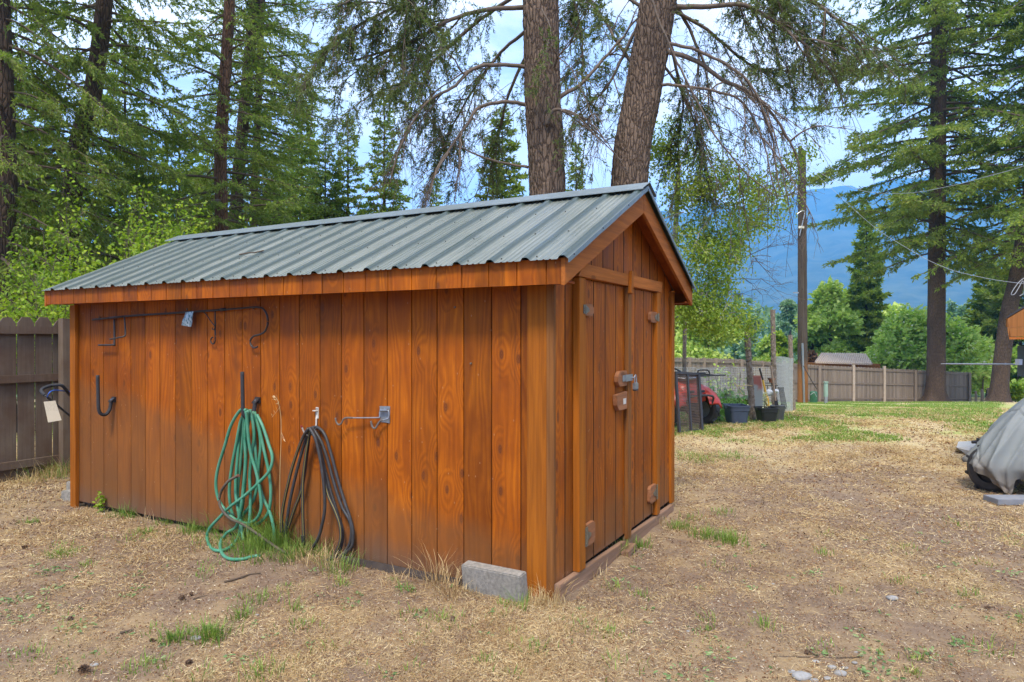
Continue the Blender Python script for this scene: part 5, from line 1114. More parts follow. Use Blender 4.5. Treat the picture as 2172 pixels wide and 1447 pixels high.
for px, hh, mm in [(1462, 0, 0), (1493, 0, 0), (1518, 0, 0), (1573, 0, 0), (1617, 0, 0), (1664, .10, 0), (1738, -.05, 0), (1810.5, .10, 1), (1876, .12, 1), (1942, -.03, 0), (2057, -.06, 0)]:
    Z = np.interp(px, [f[0] for f in fpts], [f[1] for f in fpts]) - .15; zt = at(px, np.interp(px, [f[0] for f in fpts], [f[2] for f in fpts]), Z)[2]; g_ = base(px, Z)
    o = MB().obox((g_[0], g_[1], (g_[2] + zt + hh) / 2), rgt, fwd, Zv, .07, .06, (zt + hh - g_[2]) / 2).mesh('post', m_lp if mm else M['fence_far'], ff)
# hut beyond the fence
ht = thing('neighbor_hut', 'small hut with a pale tan ribbed roof showing above the far fence', 'hut', base(1785, 47))
m = mat('tan_roof', (.42, .31, .23), .6); g = G(m); 
a, b, c_, d_ = at(1729, 768, 45), at(1850, 772, 45), at(1835, 750, 49), at(1743, 749, 49)
w1 = g.n('ShaderNodeTexWave'); w1.inputs['Scale'].default_value = .9; g.l(g.map((rgt[0] * 3, rgt[1] * 3, 0)), w1.inputs['Vector'])
g.color(g.mix(w1.outputs[1], (.34, .25, .18), (.50, .40, .31)))
mb = MB().prism([a, b, c_, d_], (0, 0, -.08)); 
for i in range(26):
    t = i / 25; p = a + (b - a) * t; q = d_ + (c_ - d_) * t; mb.tube([p + Zv * .02, q + Zv * .02], .03, 5)
mb.mesh('roof', m, ht)
g_ = base(1787, 47); MB().obox((g_[0], g_[1], (g_[2] + a[2]) / 2 - .1), rgt, fwd, Zv, 1.75, 1.6, (a[2] - g_[2]) / 2 - .05).mesh('wall', M['trim_w'], ht)
# utility pole
up = thing('utility_pole', 'tall weathered wooden utility pole with conduit standing before the far fence', 'utility pole', base(1702, 31))
pl_b = base(1703, 31); ptop = at(1701, 318, 31); m_p = wood_trim('pole_wood', (.105, .083, .065), (.068, .052, .041), (.03, .022, .017), 2, .5, .95)
g = G(m_p)
zc = float(pl_b[2])
def strip(m_, z0, z1, c):
    g = G(m_); b = g.b; old = b.inputs['Base Color'].links[0].from_socket; z = g.sep(g.tc.outputs['Object'])[2]
    f = g.ramp(g.math('ADD', g.math('DIVIDE', g.math('SUBTRACT', z, z0), z1 - z0), g.math('MULTIPLY', g.math('SUBTRACT', g.noise(g.map((3, 3, .8)), 1, 4), .5), .9)), (.75, .8), (1., 0.)); g.color(g.mix(f, old, c))
strip(m_p, zc, zc + 1.9, (.28, .12, .035))
k = 26; n = 60; P = np.stack([pl_b + (ptop - pl_b) * t for t in np.linspace(0, 1, n)]); v, f = tubes(P[None], np.linspace(.225, .165, n)[None], k); v = v.reshape(n, k, 3)
th = np.arange(k) * 2 * PI / k
cc = P[:, None]; off = v - cc; side = (off @ rgt) / np.linalg.norm(off, axis=2); front = -(off @ fwd) / np.linalg.norm(off, axis=2)
v = cc + off * (1 - .22 * np.exp(-(side / .14) ** 2) * (front > 0) + .02 * np.random.default_rng(2).normal(size=(n, k)))[..., None]
# chamfered top
v[-1, :, 2] += ((v[-1] - P[-1]) @ rgt) * -.9
MB().add(v.reshape(-1, 3), [f, np.array([np.arange(k) + (n - 1) * k])]).mesh('shaft', m_p, up, smooth=False)
cp = lambda px, py, Z=30.7: at(px, py, Z)
MB().tube([base(1706, 30.7), cp(1702, 728)], .045, 8).mesh('conduit', M['steel'], up)
MB().obox(cp(1700, 482), rgt, fwd, Zv, .13, .03, .05).mesh('name_plate', mat('cream_plate', (.6, .56, .45), .6), up)
MB().obox(cp(1688, 621), rgt, fwd, Zv, .12, .03, .03).tube(spline([cp(1690, 455), cp(1700, 448), cp(1707, 450), cp(1703, 470), cp(1696, 500)], 4), .022, 6).mesh('bracket', M['steel'], up)
m_w = mat('cable', (.30, .30, .31), .5)
MB().tube(spline([cp(1697, 340), cp(1710, 348), cp(1703, 372), cp(1692, 362), cp(1699, 342)], 6), .014, 6).tube(spline([cp(1692, 330), cp(1700, 350), cp(1696, 400), cp(1692, 440)], 6), .014, 6).tube(spline([cp(1704, 776, 30.5), cp(1720, 805, 30.4), cp(1733, 826, 30.4)], 4), .02, 6).mesh('loose_wire', M['black'], up)
def cable(label, pts, r, m_, name='overhead_cable'):
    P = spline([at(*p) for p in pts], 10); return tag(MB().tube(P, r, 6).mesh(name, m_, None, smooth=True), label, 'cable')
cable('pale overhead cable sagging from the utility pole to the upper right', [(1703, 338, 31), (1755, 376, 27), (1830, 405, 23), (1920, 410, 19), (2010, 396, 15.5), (2100, 373, 13), (2172, 352, 11), (2300, 300, 9)], .0065, m_w)
cable('overhead cable running down from the utility pole to the wooden roof corner', [(1703, 342, 31), (1780, 415, 25), (1850, 478, 20), (1930, 530, 15), (2000, 566, 12), (2080, 588, 10), (2172, 602, 8), (2260, 606, 7.4)], .0042, m_w)
co = spline([at(2172, 590, 8), at(2160, 600, 8), at(2148, 617, 8), at(2145, 625, 8), at(2152, 624, 8), at(2160, 612, 8), at(2170, 596, 8), at(2172, 620, 8), at(2163, 628, 8)], 6)
tag(MB().tube(co, .0045, 6).mesh('wire_loop', m_w, None, smooth=True), 'small loops of pale wire above the wooden roof corner', 'wire')
# garden posts: rough barked poles
def gpost(px0, pyt, px1, pyb, Z, r, label, zg=None, slope=0):
    b = base(px1, Z); t = at(px0, pyt, Z); o = thing('garden_post', label, 'post', b, 'rough barked poles around the garden')
    k = 16; n = 60; P = np.stack([b + (t - b) * s for s in np.linspace(0, 1, n)]); v, f = tubes(P[None], np.linspace(r, r * .86, n)[None], k); v = v.reshape(n, k, 3); rg = np.random.default_rng(int(px0)); v = P[:, None] + (v - P[:, None]) * (1 + .09 * rg.normal(size=(n, k)))[..., None]
    v[-1, :, 2] += (v[-1] - P[-1]) @ rgt * slope
    MB().add(v.reshape(-1, 3), [f, np.array([np.arange(k) + (n - 1) * k])]).mesh('pole', M['gpost'], o); return o
M['gpost'] = noisy('flaking_bark', (.12, .085, .062), (.30, .24, .19), 22, .95, .8, 0, 6, (1, 1, .6), .02)
gpost(1584, 695, 1597, 893, 13.0, .062, 'thick brown barked garden pole in front, between the two plastic tubs')
gpost(1639, 657, 1643, 880, 15.0, .058, 'tallest barked garden pole, behind the long handled tools')
gpost(1676, 711, 1683, 870, 17.5, .06, 'short barked garden pole next to the utility pole')
gpost(1453, 672, 1450, 880, 14.5, .045, 'thin pale barked garden pole behind the black mesh ramp')
# garden netting
def mesh_fence(name, label, pts, z0, z1, Z=None, m_=None, cell=.05, r=.0022, kind=None):
    mb = MB(); W = [np.array(p, float) for p in pts]; seg = []
    P = np.array(W); L = np.r_[0, np.cumsum(np.linalg.norm(np.diff(P[:, :2], axis=0), axis=1))]; n = int(L[-1] / cell); S_ = np.linspace(0, L[-1], n)
    x = np.interp(S_, L, P[:, 0]); y = np.interp(S_, L, P[:, 1]); gz = np.interp(S_, L, P[:, 2]) if P.shape[1] > 2 else H(x, y)
    x = x + .012 * np.sin(S_ * 3.3); y = y + .012 * np.cos(S_ * 2.7)
    B = np.stack([np.stack([x, y, gz + z0 + (z1 - z0) * t], 1) for t in (0, 1)], 1); v, f = tubes(B, np.full((n, 2), r), 3); mb.add(v, f)
    nr_ = int((z1 - z0) / cell); zz = np.linspace(z0, z1, nr_ + 1)
    Q = np.stack([np.stack([x, y, gz + z], 1) for z in zz], 0); v, f = tubes(Q, np.full(Q.shape[:2], r), 3); mb.add(v, f)
    return tag(mb.mesh(name, m_ or M['steel'], None), label, 'garden fence')
M['netting'] = mat('pale_netting', (.42, .45, .45), .5)
gx = lambda px, Z: tuple(base(px, Z)[:2])
mesh_fence('wire_mesh_fence', 'long low wire mesh fence around the vegetable garden', [gx(1300, 12.6), gx(1430, 13.2), gx(1597, 13.2)], .42, 1.02, cell=.017, r=.0013, m_=M['netting'])
mesh_fence('wire_mesh_fence', 'taller pale wire mesh roll closing the garden beside the utility pole', [gx(1643, 15), gx(1664, 15.6), gx(1683, 16.2)], .0, 1.28, cell=.03, r=.0024, m_=M['netting'])
mesh_fence('wire_mesh_fence', 'wire mesh panel along the back of the vegetable garden', [gx(1410, 18.5), gx(1550, 18.8), gx(1645, 18.5)], .0, 1.15, cell=.045, r=.003, m_=M['netting'])
# corrugated panel leaning by the thick pole
m = mat('red_and_white_panel', (.5, .48, .44), .6); g = G(m); o = g.tc.outputs['Object']; zz = g.sep(o)[2]
g.color(g.mix(g.ramp(g.math('ADD', g.math('MULTIPLY', g.noise(o, 3, 4), .7), g.math('MULTIPLY', zz, .6)), (.68, 0.), (.78, .85), (1.0, .7)), (.42, .42, .39), (.42, .10, .06)))
a, b, c_, d_ = at(1603, 892, 13.3), at(1625, 884, 13.5), at(1614, 797, 13.3), at(1594, 797, 13.2); mb = MB(); nn_ = 46; prev = None; vv = []
nv_ = norm(np.cross(b - a, d_ - a))
for i in range(nn_ * 4 + 1):
    t = i / (nn_ * 4); off = nv_ * .008 * math.sin(i * PI / 2); vv += [a + (d_ - a) * t + off, b + (c_ - b) * t + off]
q = np.array([[2 * i, 2 * i + 1, 2 * i + 3, 2 * i + 2] for i in range(nn_ * 4)]); tag(mb.add(vv, q).mesh('corrugated_panel', m, None), 'red and white corrugated plastic panel leaning beside the thick garden pole', 'panel')
# totes
def tote(label, px, Z, w0, w1, dpt, h, col, angle=0):
    b = base(px, Z); t = thing('storage_tote', label, 'plastic tub', b, 'open plastic tubs by the garden'); m_ = noisy('tub_plastic', col, tuple(c * 1.25 for c in col), 12, .45, .05)
    u = rgt * math.cos(angle) + fwd * math.sin(angle); v_ = -rgt * math.sin(angle) + fwd * math.cos(angle)
    def ring(w_, d, z, rr=.06, n=5):
        P = []
        for cx, cy, a0 in ((1, 1, 0), (-1, 1, 90), (-1, -1, 180), (1, -1, 270)):
            for i in range(n):
                a = math.radians(a0 + 90 * i / (n - 1)); P.append(b + u * (cx * (w_ - rr) + rr * math.cos(a)) + v_ * (cy * (d - rr) + rr * math.sin(a)) + Zv * z)
        return np.array(P)
    R = [ring(w0, dpt * .82, 0), ring(w0 * 1.03, dpt * .85, h * .1), ring(w1 * .96, dpt * .95, h * .72), ring(w1 * 1.0, dpt, h * .73), ring(w1, dpt, h * .80), ring(w1 * 1.02, dpt * 1.02, h * .93), ring(w1 * 1.07, dpt * 1.06, h * .935), ring(w1 * 1.07, dpt * 1.06, h), ring(w1 * .98, dpt * .97, h), ring(w1 * .95, dpt * .93, h * .75), ring(w0 * .95, dpt * .78, .012)]
    n = len(R[0]); i = np.arange(n); f = [np.stack([i + k * n, (i + 1) % n + k * n, (i + 1) % n + (k + 1) * n, i + (k + 1) * n], 1) for k in range(len(R) - 1)]
    MB().add(np.concatenate(R), f + [np.array([np.arange(n)]), np.array([np.arange(n) + (len(R) - 1) * n])]).mesh('tub', m_, t, smooth=False)
    mb = MB()
    for s in (-1, 1): mb.obox(b + u * s * w1 * 1.10 + Zv * h * .9, u, v_, Zv, .018, .07, .02)
    mb.mesh('handle', m_, t, bevel=.004); return t
tote('blue grey open plastic tub in front of the vegetable garden', 1562, 12.45, .14, .175, .24, .33, (.06, .075, .11))
tote('black open plastic tub full of garden tools', 1626, 12.6, .13, .165, .20, .27, (.016, .016, .018))
tb = base(1650, 13.1); t_ = thing('garden_bucket', 'dark grey tapered garden bucket behind the black tub', 'bucket', tb)
P = np.array([tb + Zv * z for z in (0, .15, .285, .29, .29)]); v, f = tubes(P[None], np.array([[.10, .12, .14, .15, .13]]), 20); MB().add(v, [f, np.array([np.arange(20)])]).mesh('bucket_body', noisy('dark_grey_plastic', (.05, .05, .05), (.09, .09, .085), 10, .6), t_)
# tools
def tool(label, a, b, r, m_, name, cat, extra=None):
    t = thing(name, label, cat, b); MB().tube([a, b], r, 8).mesh('handle', m_, t)
    return t
m_y = mat('yellow_handle', (.62, .34, .04), .5); m_wd = noisy('grey_handle', (.36, .26, .19), (.26, .18, .13), 20, .8)
t = thing('digging_tool', 'garden tool with a black grip and yellow shaft standing in the black tub', 'garden tool', at(1630, 880, 12.9))
MB().tube([at(1611, 781, 12.9), at(1618, 806, 12.9)], .017, 8).mesh('grip', M['black'], t); MB().tube([at(1618, 806, 12.9), at(1627, 846, 12.9)], .018, 8).tube([at(1627, 842, 12.9), at(1630, 880, 12.9)], .032, 8).mesh('shaft', m_y, t)
t = thing('shovel', 'shovel with a weathered grey brown handle standing in the bucket', 'garden tool', at(1648, 880, 13.1))
MB().tube(spline([at(1635, 776, 13.1), at(1640, 810, 13.1), at(1645, 850, 13.1)], 3), .018, 8).mesh('handle', m_wd, t); MB().prism([at(1643, 843, 13.1), at(1648, 843, 13.1), at(1652, 862, 13.1), at(1650, 886, 13.1), at(1644, 868, 13.1)], fwd * .02).mesh('blade', M['black'], t)
t = thing('wire_rack', 'narrow black wire rack leaning against the bucket', 'rack', at(1665, 873, 13.4)); mb = MB()
for i in range(5):
    x0 = 1652 + i * 2.3; mb.tube([at(x0, 822 + i * .3, 13.2 + .1 * i), at(x0 + 8, 872 - i * 1.2, 13.2 + .1 * i)], .0065, 6)
mb.tube([at(1651, 823, 13.2), at(1662, 823, 13.6)], .012, 6).tube([at(1657, 858, 13.2), at(1668, 857, 13.6)], .010, 6); mb.mesh('bars', M['black'], t)
t = thing('plastic_jug', 'white plastic jug hung above the black tub', 'jug', at(1630, 840, 13.2))
def blob(c, rx, ry, rz, m_, name, par, n=12, lum=.12, seed=1):
    bm = bmesh.new(); bmesh.ops.create_icosphere(bm, subdivisions=3, radius=1); rg = np.random.default_rng(seed)
    for v_ in bm.verts:
        p = v_.co; k = 1 + lum * math.sin(p.x * 4 + seed) * math.cos(p.y * 5 + p.z * 4); w_ = c + rgt * p.x * rx * k + fwd * p.y * ry * k + Zv * p.z * rz * k; v_.co = V(w_)
    me = bpy.data.meshes.new('b'); bm.to_mesh(me); bm.free(); return link(name, me, m_, par, True)
m_wp = mat('white_plastic', (.62, .63, .64), .4)
blob(at(1631, 833, 13.2), .062, .05, .065, m_wp, 'jug_body', t, seed=3); MB().tube([at(1632, 828, 13.2), at(1634, 822, 13.2)], .02, 10).mesh('neck', m_wp, t); MB().tube(spline([at(1636, 828, 13.1), at(1638, 832, 13.05), at(1637, 838, 13.1)], 4), .009, 6).mesh('grip', m_wp, t)
t = thing('plastic_jug', 'second white plastic container behind the shovel handle', 'jug', at(1645, 832, 13.5)); blob(at(1645, 830, 13.5), .05, .045, .04, m_wp, 'jug_body', t, seed=5); MB().tube([at(1648, 828, 13.5), at(1652, 832, 13.4)], .02, 8).mesh('spout', m_wp, t)
t = thing('hanging_pot', 'terracotta and black flower pot on a wire stand between the poles', 'flower pot', at(1636, 815, 14.2))
def pot(c, r0, r1, h, m_, name, par):
    P = np.array([c + Zv * z for z in (0, h * .8, h * .8, h, h)]); v, f = tubes(P[None], np.array([[r0, r1 * .95, r1 * 1.08, r1 * 1.08, r1 * .8]]), 16); return MB().add(v, [f, np.array([np.arange(16)])]).mesh(name, m_, par)
pot(at(1636, 812, 14.2), .04, .065, .09, mat('terracotta', (.34, .11, .05), .8), 'pot', t); pot(at(1634, 806, 14.2), .045, .055, .04, M['black'], 'inner_pot', t)
MB().tube([at(1622, 818, 14.2), at(1650, 818, 14.2)], .008, 6).tube([at(1624, 814, 14.2), at(1646, 814, 14.2)], .006, 6).tube([at(1628, 818, 14.2), base(1629, 14.2)], .008, 6).tube([at(1645, 818, 14.2), base(1645, 14.2)], .008, 6).mesh('stand', M['black'], t)
tag(MB().tube(spline([at(1575, 836, 12.8), at(1568, 826, 12.85), at(1558, 812, 12.85), at(1561, 815, 12.8), at(1570, 820, 12.8), at(1582, 817, 12.85), at(1595, 819, 12.9)], 5), .007, 6).mesh('dry_vine', M['straw'], None), 'curling pale dry vine stretched to the thick garden pole', 'vine')
t = thing('flower_stems', 'cream and purple cut flowers sticking out of the black tub', 'flowers', at(1622, 880, 12.75)); rg = np.random.default_rng(8)
c = np.array([at(1618 + 9 * rg.random(), 832 + 36 * rg.random(), 12.75) for _ in range(90)]); v, f = ovals(c, rg.normal(size=(90, 3)), .035, .028, rg); link('petals', np_mesh(v, [f]), M['blossom'], t)
tb_ = MB(); [tb_.tube([at(1620 + i * 2, 845 + i, 12.75), at(1623 + i, 885, 12.75)], .004, 4) for i in range(4)]; tb_.mesh('stem', M['twig'], t)
# vegetable plants
def veg(label, px, Z, R, h, n, seed, m_='leaf_veg', ls=.09, group='vegetable plants in the garden'):
    b = base(px, Z); t = thing('vegetable_plant', label, 'plant', b, group); rg = np.random.default_rng(seed); c = []; d = []; mb = MB()
    for k in range(max(5, int(R * 16))):
        a = rg.random() * 2 * PI; rr = R * rg.random() ** .5; s = b + np.array([math.cos(a) * rr, math.sin(a) * rr * .6, 0]); e = s + np.array([rg.normal() * .10, rg.normal() * .08, h * rg.uniform(.55, 1)]); P = spline([s, (s + e) / 2 + rg.normal(size=3) * .03, e], 4); mb.tube(P, .006, 4)
        for i in range(n): q = P[rg.integers(1, len(P))]; c.append(q + rg.normal(size=3) * .06); d.append(rg.normal(size=3) + (0, 0, .3))
    mb.mesh('stems', M['twig'], t); v, f = ovals(np.array(c), np.array(d), ls * (.6 + .8 * rg.random(len(c))), ls * .75, rg); link('crown', np_mesh(v, [f]), M[m_], t)
veg('tall leafy garden plant at the fence behind the mesh ramp', 1535, 15.6, .35, 1.25, 18, 1, 'leaf_birch', .07)
veg('bushy green vegetable plant left of the blue grey tub', 1520, 13.4, .30, .62, 34, 2)
veg('dense green vegetable plant behind the blue grey tub', 1545, 14.0, .35, .55, 36, 3)
veg('broad leaved blue green cabbage plant behind the blue grey tub', 1570, 14.4, .32, .52, 26, 4, 'needle_b', .16)
veg('spindly garden plant nearest to the quad bike', 1500, 13.2, .25, .7, 26, 5)
veg('low green plant at the foot of the blue grey tub', 1508, 12.6, .2, .25, 24, 6)
veg('climbing green plant at the far fence left of the thick pole', 1540, 22, .3, 1.9, 20, 7, 'leaf_far', .1)
veg('small green plant at the left end of the garden', 1432, 13.6, .3, .9, 24, 9)
# mesh ramp
rm = thing('mesh_ramp', 'black steel framed wire mesh trailer ramp standing on its end', 'ramp', on_ground(1465, 918))
A, B, C2, D = at(1441, 922, 10.85), at(1488, 914, 11.2), at(1481, 794, 11.55), at(1433, 791, 11.2)
A[2] = Hf(A[0], A[1]); B[2] = Hf(B[0], B[1])
nv_ = norm(np.cross(B - A, D - A)); mb = MB()
def bar(p, q, r=.020): mb.obox((p + q) / 2, q - p, nv_, np.cross(q - p, nv_), np.linalg.norm(q - p) / 2, r, r)
bar(A, D); bar(B, C2, .026); bar(D, C2); bar((A + B) / 2 + (B - A) * .02, (D + C2) / 2, .018); bar(A + (D - A) * .02, B + (C2 - B) * .02, .01); mb.mesh('frame', M['black'], rm)
mb = MB(); n = 36
Pm = np.stack([np.stack([A + (D - A) * t, B + (C2 - B) * t]) for t in np.linspace(.02, .98, n)]); v, f = tubes(Pm, np.full((n, 2), .0035), 4); mb.add(v, f)
Pm = np.stack([np.stack([A + (B - A) * t, D + (C2 - D) * t]) for t in np.linspace(.04, .96, 24)]); v, f = tubes(Pm, np.full((24, 2), .0018), 4); mb.add(v, f); mb.mesh('wire_mesh', noisy('rusty_mesh', (.09, .065, .055), (.14, .10, .08), 10, .8), rm)
# quad bike
qb = thing('quad_bike', 'red quad bike with black racks and knobbly tyres parked behind the mesh ramp', 'quad bike', base(1440, 12.3)); M['red'] = noisy('red_plastic', (.55, .035, .02), (.48, .05, .03), 5, .35, .02)
qc = base(1423, 12.3); qz = qc[2]
ang = .5; qu = rgt * math.cos(ang) + fwd * math.sin(ang); qf = -rgt * math.sin(ang) + fwd * math.cos(ang)   # qu sideways, qf to the back
def Q(a, b, z): return qc + qu * a + qf * b + Zv * z
def tyre(c, ax, R, w_, label=None):
    P = []; mb = MB(); prof = [(-w_ * .5, R * .55), (-w_ * .52, R * .8), (-w_ * .42, R * .95), (-w_ * .2, R), (w_ * .2, R), (w_ * .42, R * .95), (w_ * .52, R * .8), (w_ * .5, R * .55)]; k = 32
    ax = norm(ax); e1 = norm(np.cross(ax, Zv)); e2 = np.cross(ax, e1)
    v = [c + ax * a + (e1 * math.cos(t) + e2 * math.sin(t)) * r for a, r in prof for t in np.arange(k) * 2 * PI / k]; i = np.arange(k)
    f = [np.stack([i + j * k, (i + 1) % k + j * k, (i + 1) % k + (j + 1) * k, i + (j + 1) * k], 1) for j in range(len(prof) - 1)]; mb.add(v, f)
    for j in range(18):
        t = j * 2 * PI / 18; d = e1 * math.cos(t) + e2 * math.sin(t); s = 1 if j % 2 else -1; mb.obox(c + d * R + ax * s * w_ * .2, ax + s * .5 * np.cross(ax, d), d, np.cross(ax, d), w_ * .27, R * .055, R * .055)
    o = mb.mesh('tyre', M['rubber'], qb if label is None else label); v = [c + ax * a + (e1 * math.cos(t) + e2 * math.sin(t)) * R * .55 for a in (-w_ * .35, w_ * .35) for t in np.arange(k) * 2 * PI / k]
    MB().add(v, [np.stack([i, (i + 1) % k, (i + 1) % k + k, i + k], 1), np.array([np.arange(k)]), np.array([np.arange(k) + k])]).mesh('rim', M['steel'] if label is None else M['black'], o); return o
for sx, sb in ((.50, -.30), (-.45, -.30), (.45, .95), (-.45, .95)):
    p = Q(sx, sb, .285); tyre(p, qu + qf * (.45 if sb < 0 else 0), .285, .22)
# body: front cowl and fenders
def loft(secs, m_, name, par, cap=True, smooth=True):
    n = len(secs[0]); i = np.arange(n); f = [np.stack([i + k * n, (i + 1) % n + k * n, (i + 1) % n + (k + 1) * n, i + (k + 1) * n], 1) for k in range(len(secs) - 1)]
    if cap: f += [np.array([np.arange(n)[::-1]]), np.array([np.arange(n) + (len(secs) - 1) * n])]
    return MB().add(np.concatenate(secs), f).mesh(name, m_, par, smooth=smooth)
def cowl(b, w_, z0, z1, top): return np.array([Q(-w_, b, z0), Q(-w_ * 1.0, b, (z0 + z1) / 2), Q(-w_ * top, b, z1), Q(0, b, z1 + .03), Q(w_ * top, b, z1), Q(w_, b, (z0 + z1) / 2), Q(w_, b, z0), Q(0, b, z0 - .03)])
loft([cowl(-.62, .24, .46, .60, .85), cowl(-.58, .27, .46, .70, .9), cowl(-.40, .30, .47, .82, .8), cowl(0, .25, .5, .86, .7), cowl(.35, .2, .5, .78, .8)], M['red'], 'front_cowl', qb)
for s in (-1, 1):
    P = []
    for k in range(10):
        t = k / 9; a_ = PI * (.06 + .88 * t); zz = .30 + .36 * math.sin(a_) ; bb = -.32 - .42 * math.cos(a_)
        P.append(np.array([Q(s * .22, bb, zz + .06), Q(s * .42, bb, zz + .06), Q(s * .50, bb, zz + .01), Q(s * .52, bb, zz - .05), Q(s * .49, bb, zz - .04), Q(s * .42, bb, zz + .03), Q(s * .22, bb, zz + .03)]))
    loft(P, M['red'], 'fender', qb)
for s in (-1, 1):
    for z in (.63, .55): MB().obox(Q(s * .12, -.635, z), qu, qf, Zv, .055, .03, .018).mesh('vent', M['black'], qb)
blob(Q(0, -.2, .86), .34, .40, .05, M['steel'], 'tank_cover', qb, seed=7); blob(Q(0, .55, .86), .22, .42, .08, M['black'], 'seat', qb, seed=9)
mb = MB()
for k in range(5): mb.tube([Q(-.40 + k * .2, -.70, .90), Q(-.40 + k * .2, -.25, .92)], .012, 6)
mb.tube([Q(-.44, -.70, .90), Q(.62, -.70, .90)], .014, 6).tube([Q(-.44, -.26, .92), Q(.58, -.26, .92)], .014, 6).tube(spline([Q(.28, -.4, .91), Q(.28, -.4, .975), Q(.50, -.4, .975), Q(.55, -.4, .91)], 5), .013, 6); mb.mesh('front_rack', M['black'], qb)
MB().tube(spline([Q(0, .02, .85), Q(.05, -.02, 1.0), Q(.38, .06, .88), Q(.52, .1, .80)], 5), .016, 8).tube(spline([Q(0, .02, .85), Q(-.05, -.02, 1.0), Q(-.38, .06, .99)], 5), .016, 8).mesh('handlebar', M['black'], qb, smooth=True)
MB().tube([Q(.44, .08, .82), Q(.56, .12, .74)], .032, 8).mesh('grip', M['foam'], qb)
MB().obox(Q(0, 0, .42), qu, qf, Zv, .17, .55, .12).tube([Q(-.5, -.36, .29), Q(.54, -.32, .29)], .03, 8).tube([Q(-.45, .95, .29), Q(.45, .95, .29)], .03, 8).tube(spline([Q(-.26, -.70, .36), Q(-.26, -.76, .55), Q(.26, -.76, .55), Q(.26, -.70, .36)], 5), .018, 8).mesh('chassis', M['black'], qb)
# green utility drum and grey green pedestal
p = base(1726, 30.5); t = thing('utility_drum', 'short dark green utility cylinder at the foot of the pole', 'utility box', p); P = np.array([p + Zv * z for z in (-.05, .45, .50, .54, .55)]); v, f = tubes(P[None], np.array([[.16, .16, .16, .12, .02]]), 20)
MB().add(v, f).mesh('drum', noisy('dark_green', (.02, .09, .04), (.03, .12, .055), 8, .5), t, smooth=True); MB().tube(spline([cp(1719, 838, 30.2), cp(1727, 833, 30.2), cp(1732, 842, 30.2)], 4), .01, 5).mesh('wire', m_w, t)
p = base(1752, 29.5); t = thing('pedestal', 'narrow pale green telecom pedestal on the lawn by the pole', 'pedestal', p); m_ = noisy('pale_green', (.20, .30, .24), (.26, .36, .29), 8, .6)
MB().obox(p + Zv * .58, rgt, fwd, Zv, .075, .06, .30).mesh('cover', m_, t, bevel=.02); MB().obox(p + Zv * .92, rgt, fwd, Zv, .085, .07, .03).mesh('cap', m_, t, bevel=.01); MB().obox(p + Zv * .1, rgt, fwd, Zv, .055, .045, .2).mesh('stake', M['steel'], t)
# covered machine at the right edge
cv = thing('covered_machine', 'low vehicle under a grey draped tarpaulin at the right edge', 'covered vehicle', on_ground(2150, 1065))
m = mat('grey_tarpaulin', (.27, .28, .275), .62, 0, .35); g = G(m); o = g.tc.outputs['Object']; n1 = g.noise(o, 2.2, 5, .6)
zt = g.sep(o)[2]; c = g.mix(n1, (.145, .158, .153), (.215, .23, .22)); c = g.mix(g.ramp(g.math('ADD', zt, g.math('MULTIPLY', g.math('SUBTRACT', n1, .5), .5)), (.05, .6), (.38, 0.)), c, (.26, .19, .13)); g.color(c)
cre = g.noise(g.map((4.5, 4.5, .9)), 1, 3, .5, 1.0); g.bump(g.mix(.45, cre, g.ramp(g.vor(g.map((1.3, 1.3, 1.1)), 1., 'DISTANCE_TO_EDGE', 0), (0, 0.), (.03, 1.))), .45, .05)
cc0 = CAM + rgt * 5.94 + fwd * 6.85; cc0[2] = 0
def prof_x(z): # how far the cover reaches sideways (to the left) at that height
    return np.interp(z, [0.0, .10, .24, .32, .45, .62, .80, .90, .97, 1.03], [1.22, 1.30, 1.375, 1.34, 1.25, 1.12, .93, .80, .60, .0])
nphi = 220; zz = np.r_[np.linspace(.0, .9, 32), .9 + .13 * np.sin(np.linspace(0, PI / 2, 11)[1:])]; v = []
HA = [-PI, -2.75, -2.5, -2.42, -2.30, -1.9, -1.2, 0, 2.2, PI]; HH_ = [.24, .13, .01, .0, .15, .17, .16, .1, .15, .24]
for z in zz:
    for k in range(nphi):
        a = k * 2 * PI / nphi - PI; ca, sa = math.cos(a), math.sin(a); e = .66; X = np.sign(ca) * abs(ca) ** e; Y = np.sign(sa) * abs(sa) ** e
        hem = float(np.interp(a, HA, HH_)); z_ = hem + z * (1 - hem / 1.03); R = float(prof_x(z_))
        fold = 1 + (.058 * (1 - abs(math.sin(a * 7.5 + z_ * 1.7)) ** .6) + .040 * (1 - abs(math.sin(a * 12 - z_ * 4.1 + 1)) ** .5) - .05) * (1.2 - z_)
        v.append(cc0 + rgt * (X * R * fold + Y * .22) + fwd * Y * R * .36 * (1 + 2.2 * (fold - 1)) + Zv * z_)
i = np.arange(nphi); f = [np.stack([i + j * nphi, (i + 1) % nphi + j * nphi, (i + 1) % nphi + (j + 1) * nphi, i + (j + 1) * nphi], 1) for j in range(len(zz) - 1)]
o = MB().add(v, f).mesh('tarpaulin', m, cv, smooth=True); pass
wl = tyre(at(2108, 985, 6.75) * np.array([1, 1, 0]) + Zv * .20, fwd * .35 + rgt * .9, .235, .17, cv)
MB().obox(cc0 + Zv * .32, rgt, fwd, Zv, .9, .3, .12).mesh('underbody', M['black'], cv)
a_ = on_ground(2117, 1073); b_ = a_ + rgt * 1.6; MB().obox((a_ + b_) / 2 + Zv * .03 + fwd * .10, rgt, fwd, Zv, .8, .10, .026).mesh('board', noisy('grey_blue_board', (.16, .17, .19), (.22, .22, .23), 10, .7), None, bevel=.004)
tag(bpy.data.objects['board'], 'grey painted board lying on the ground under the covered vehicle', 'board')
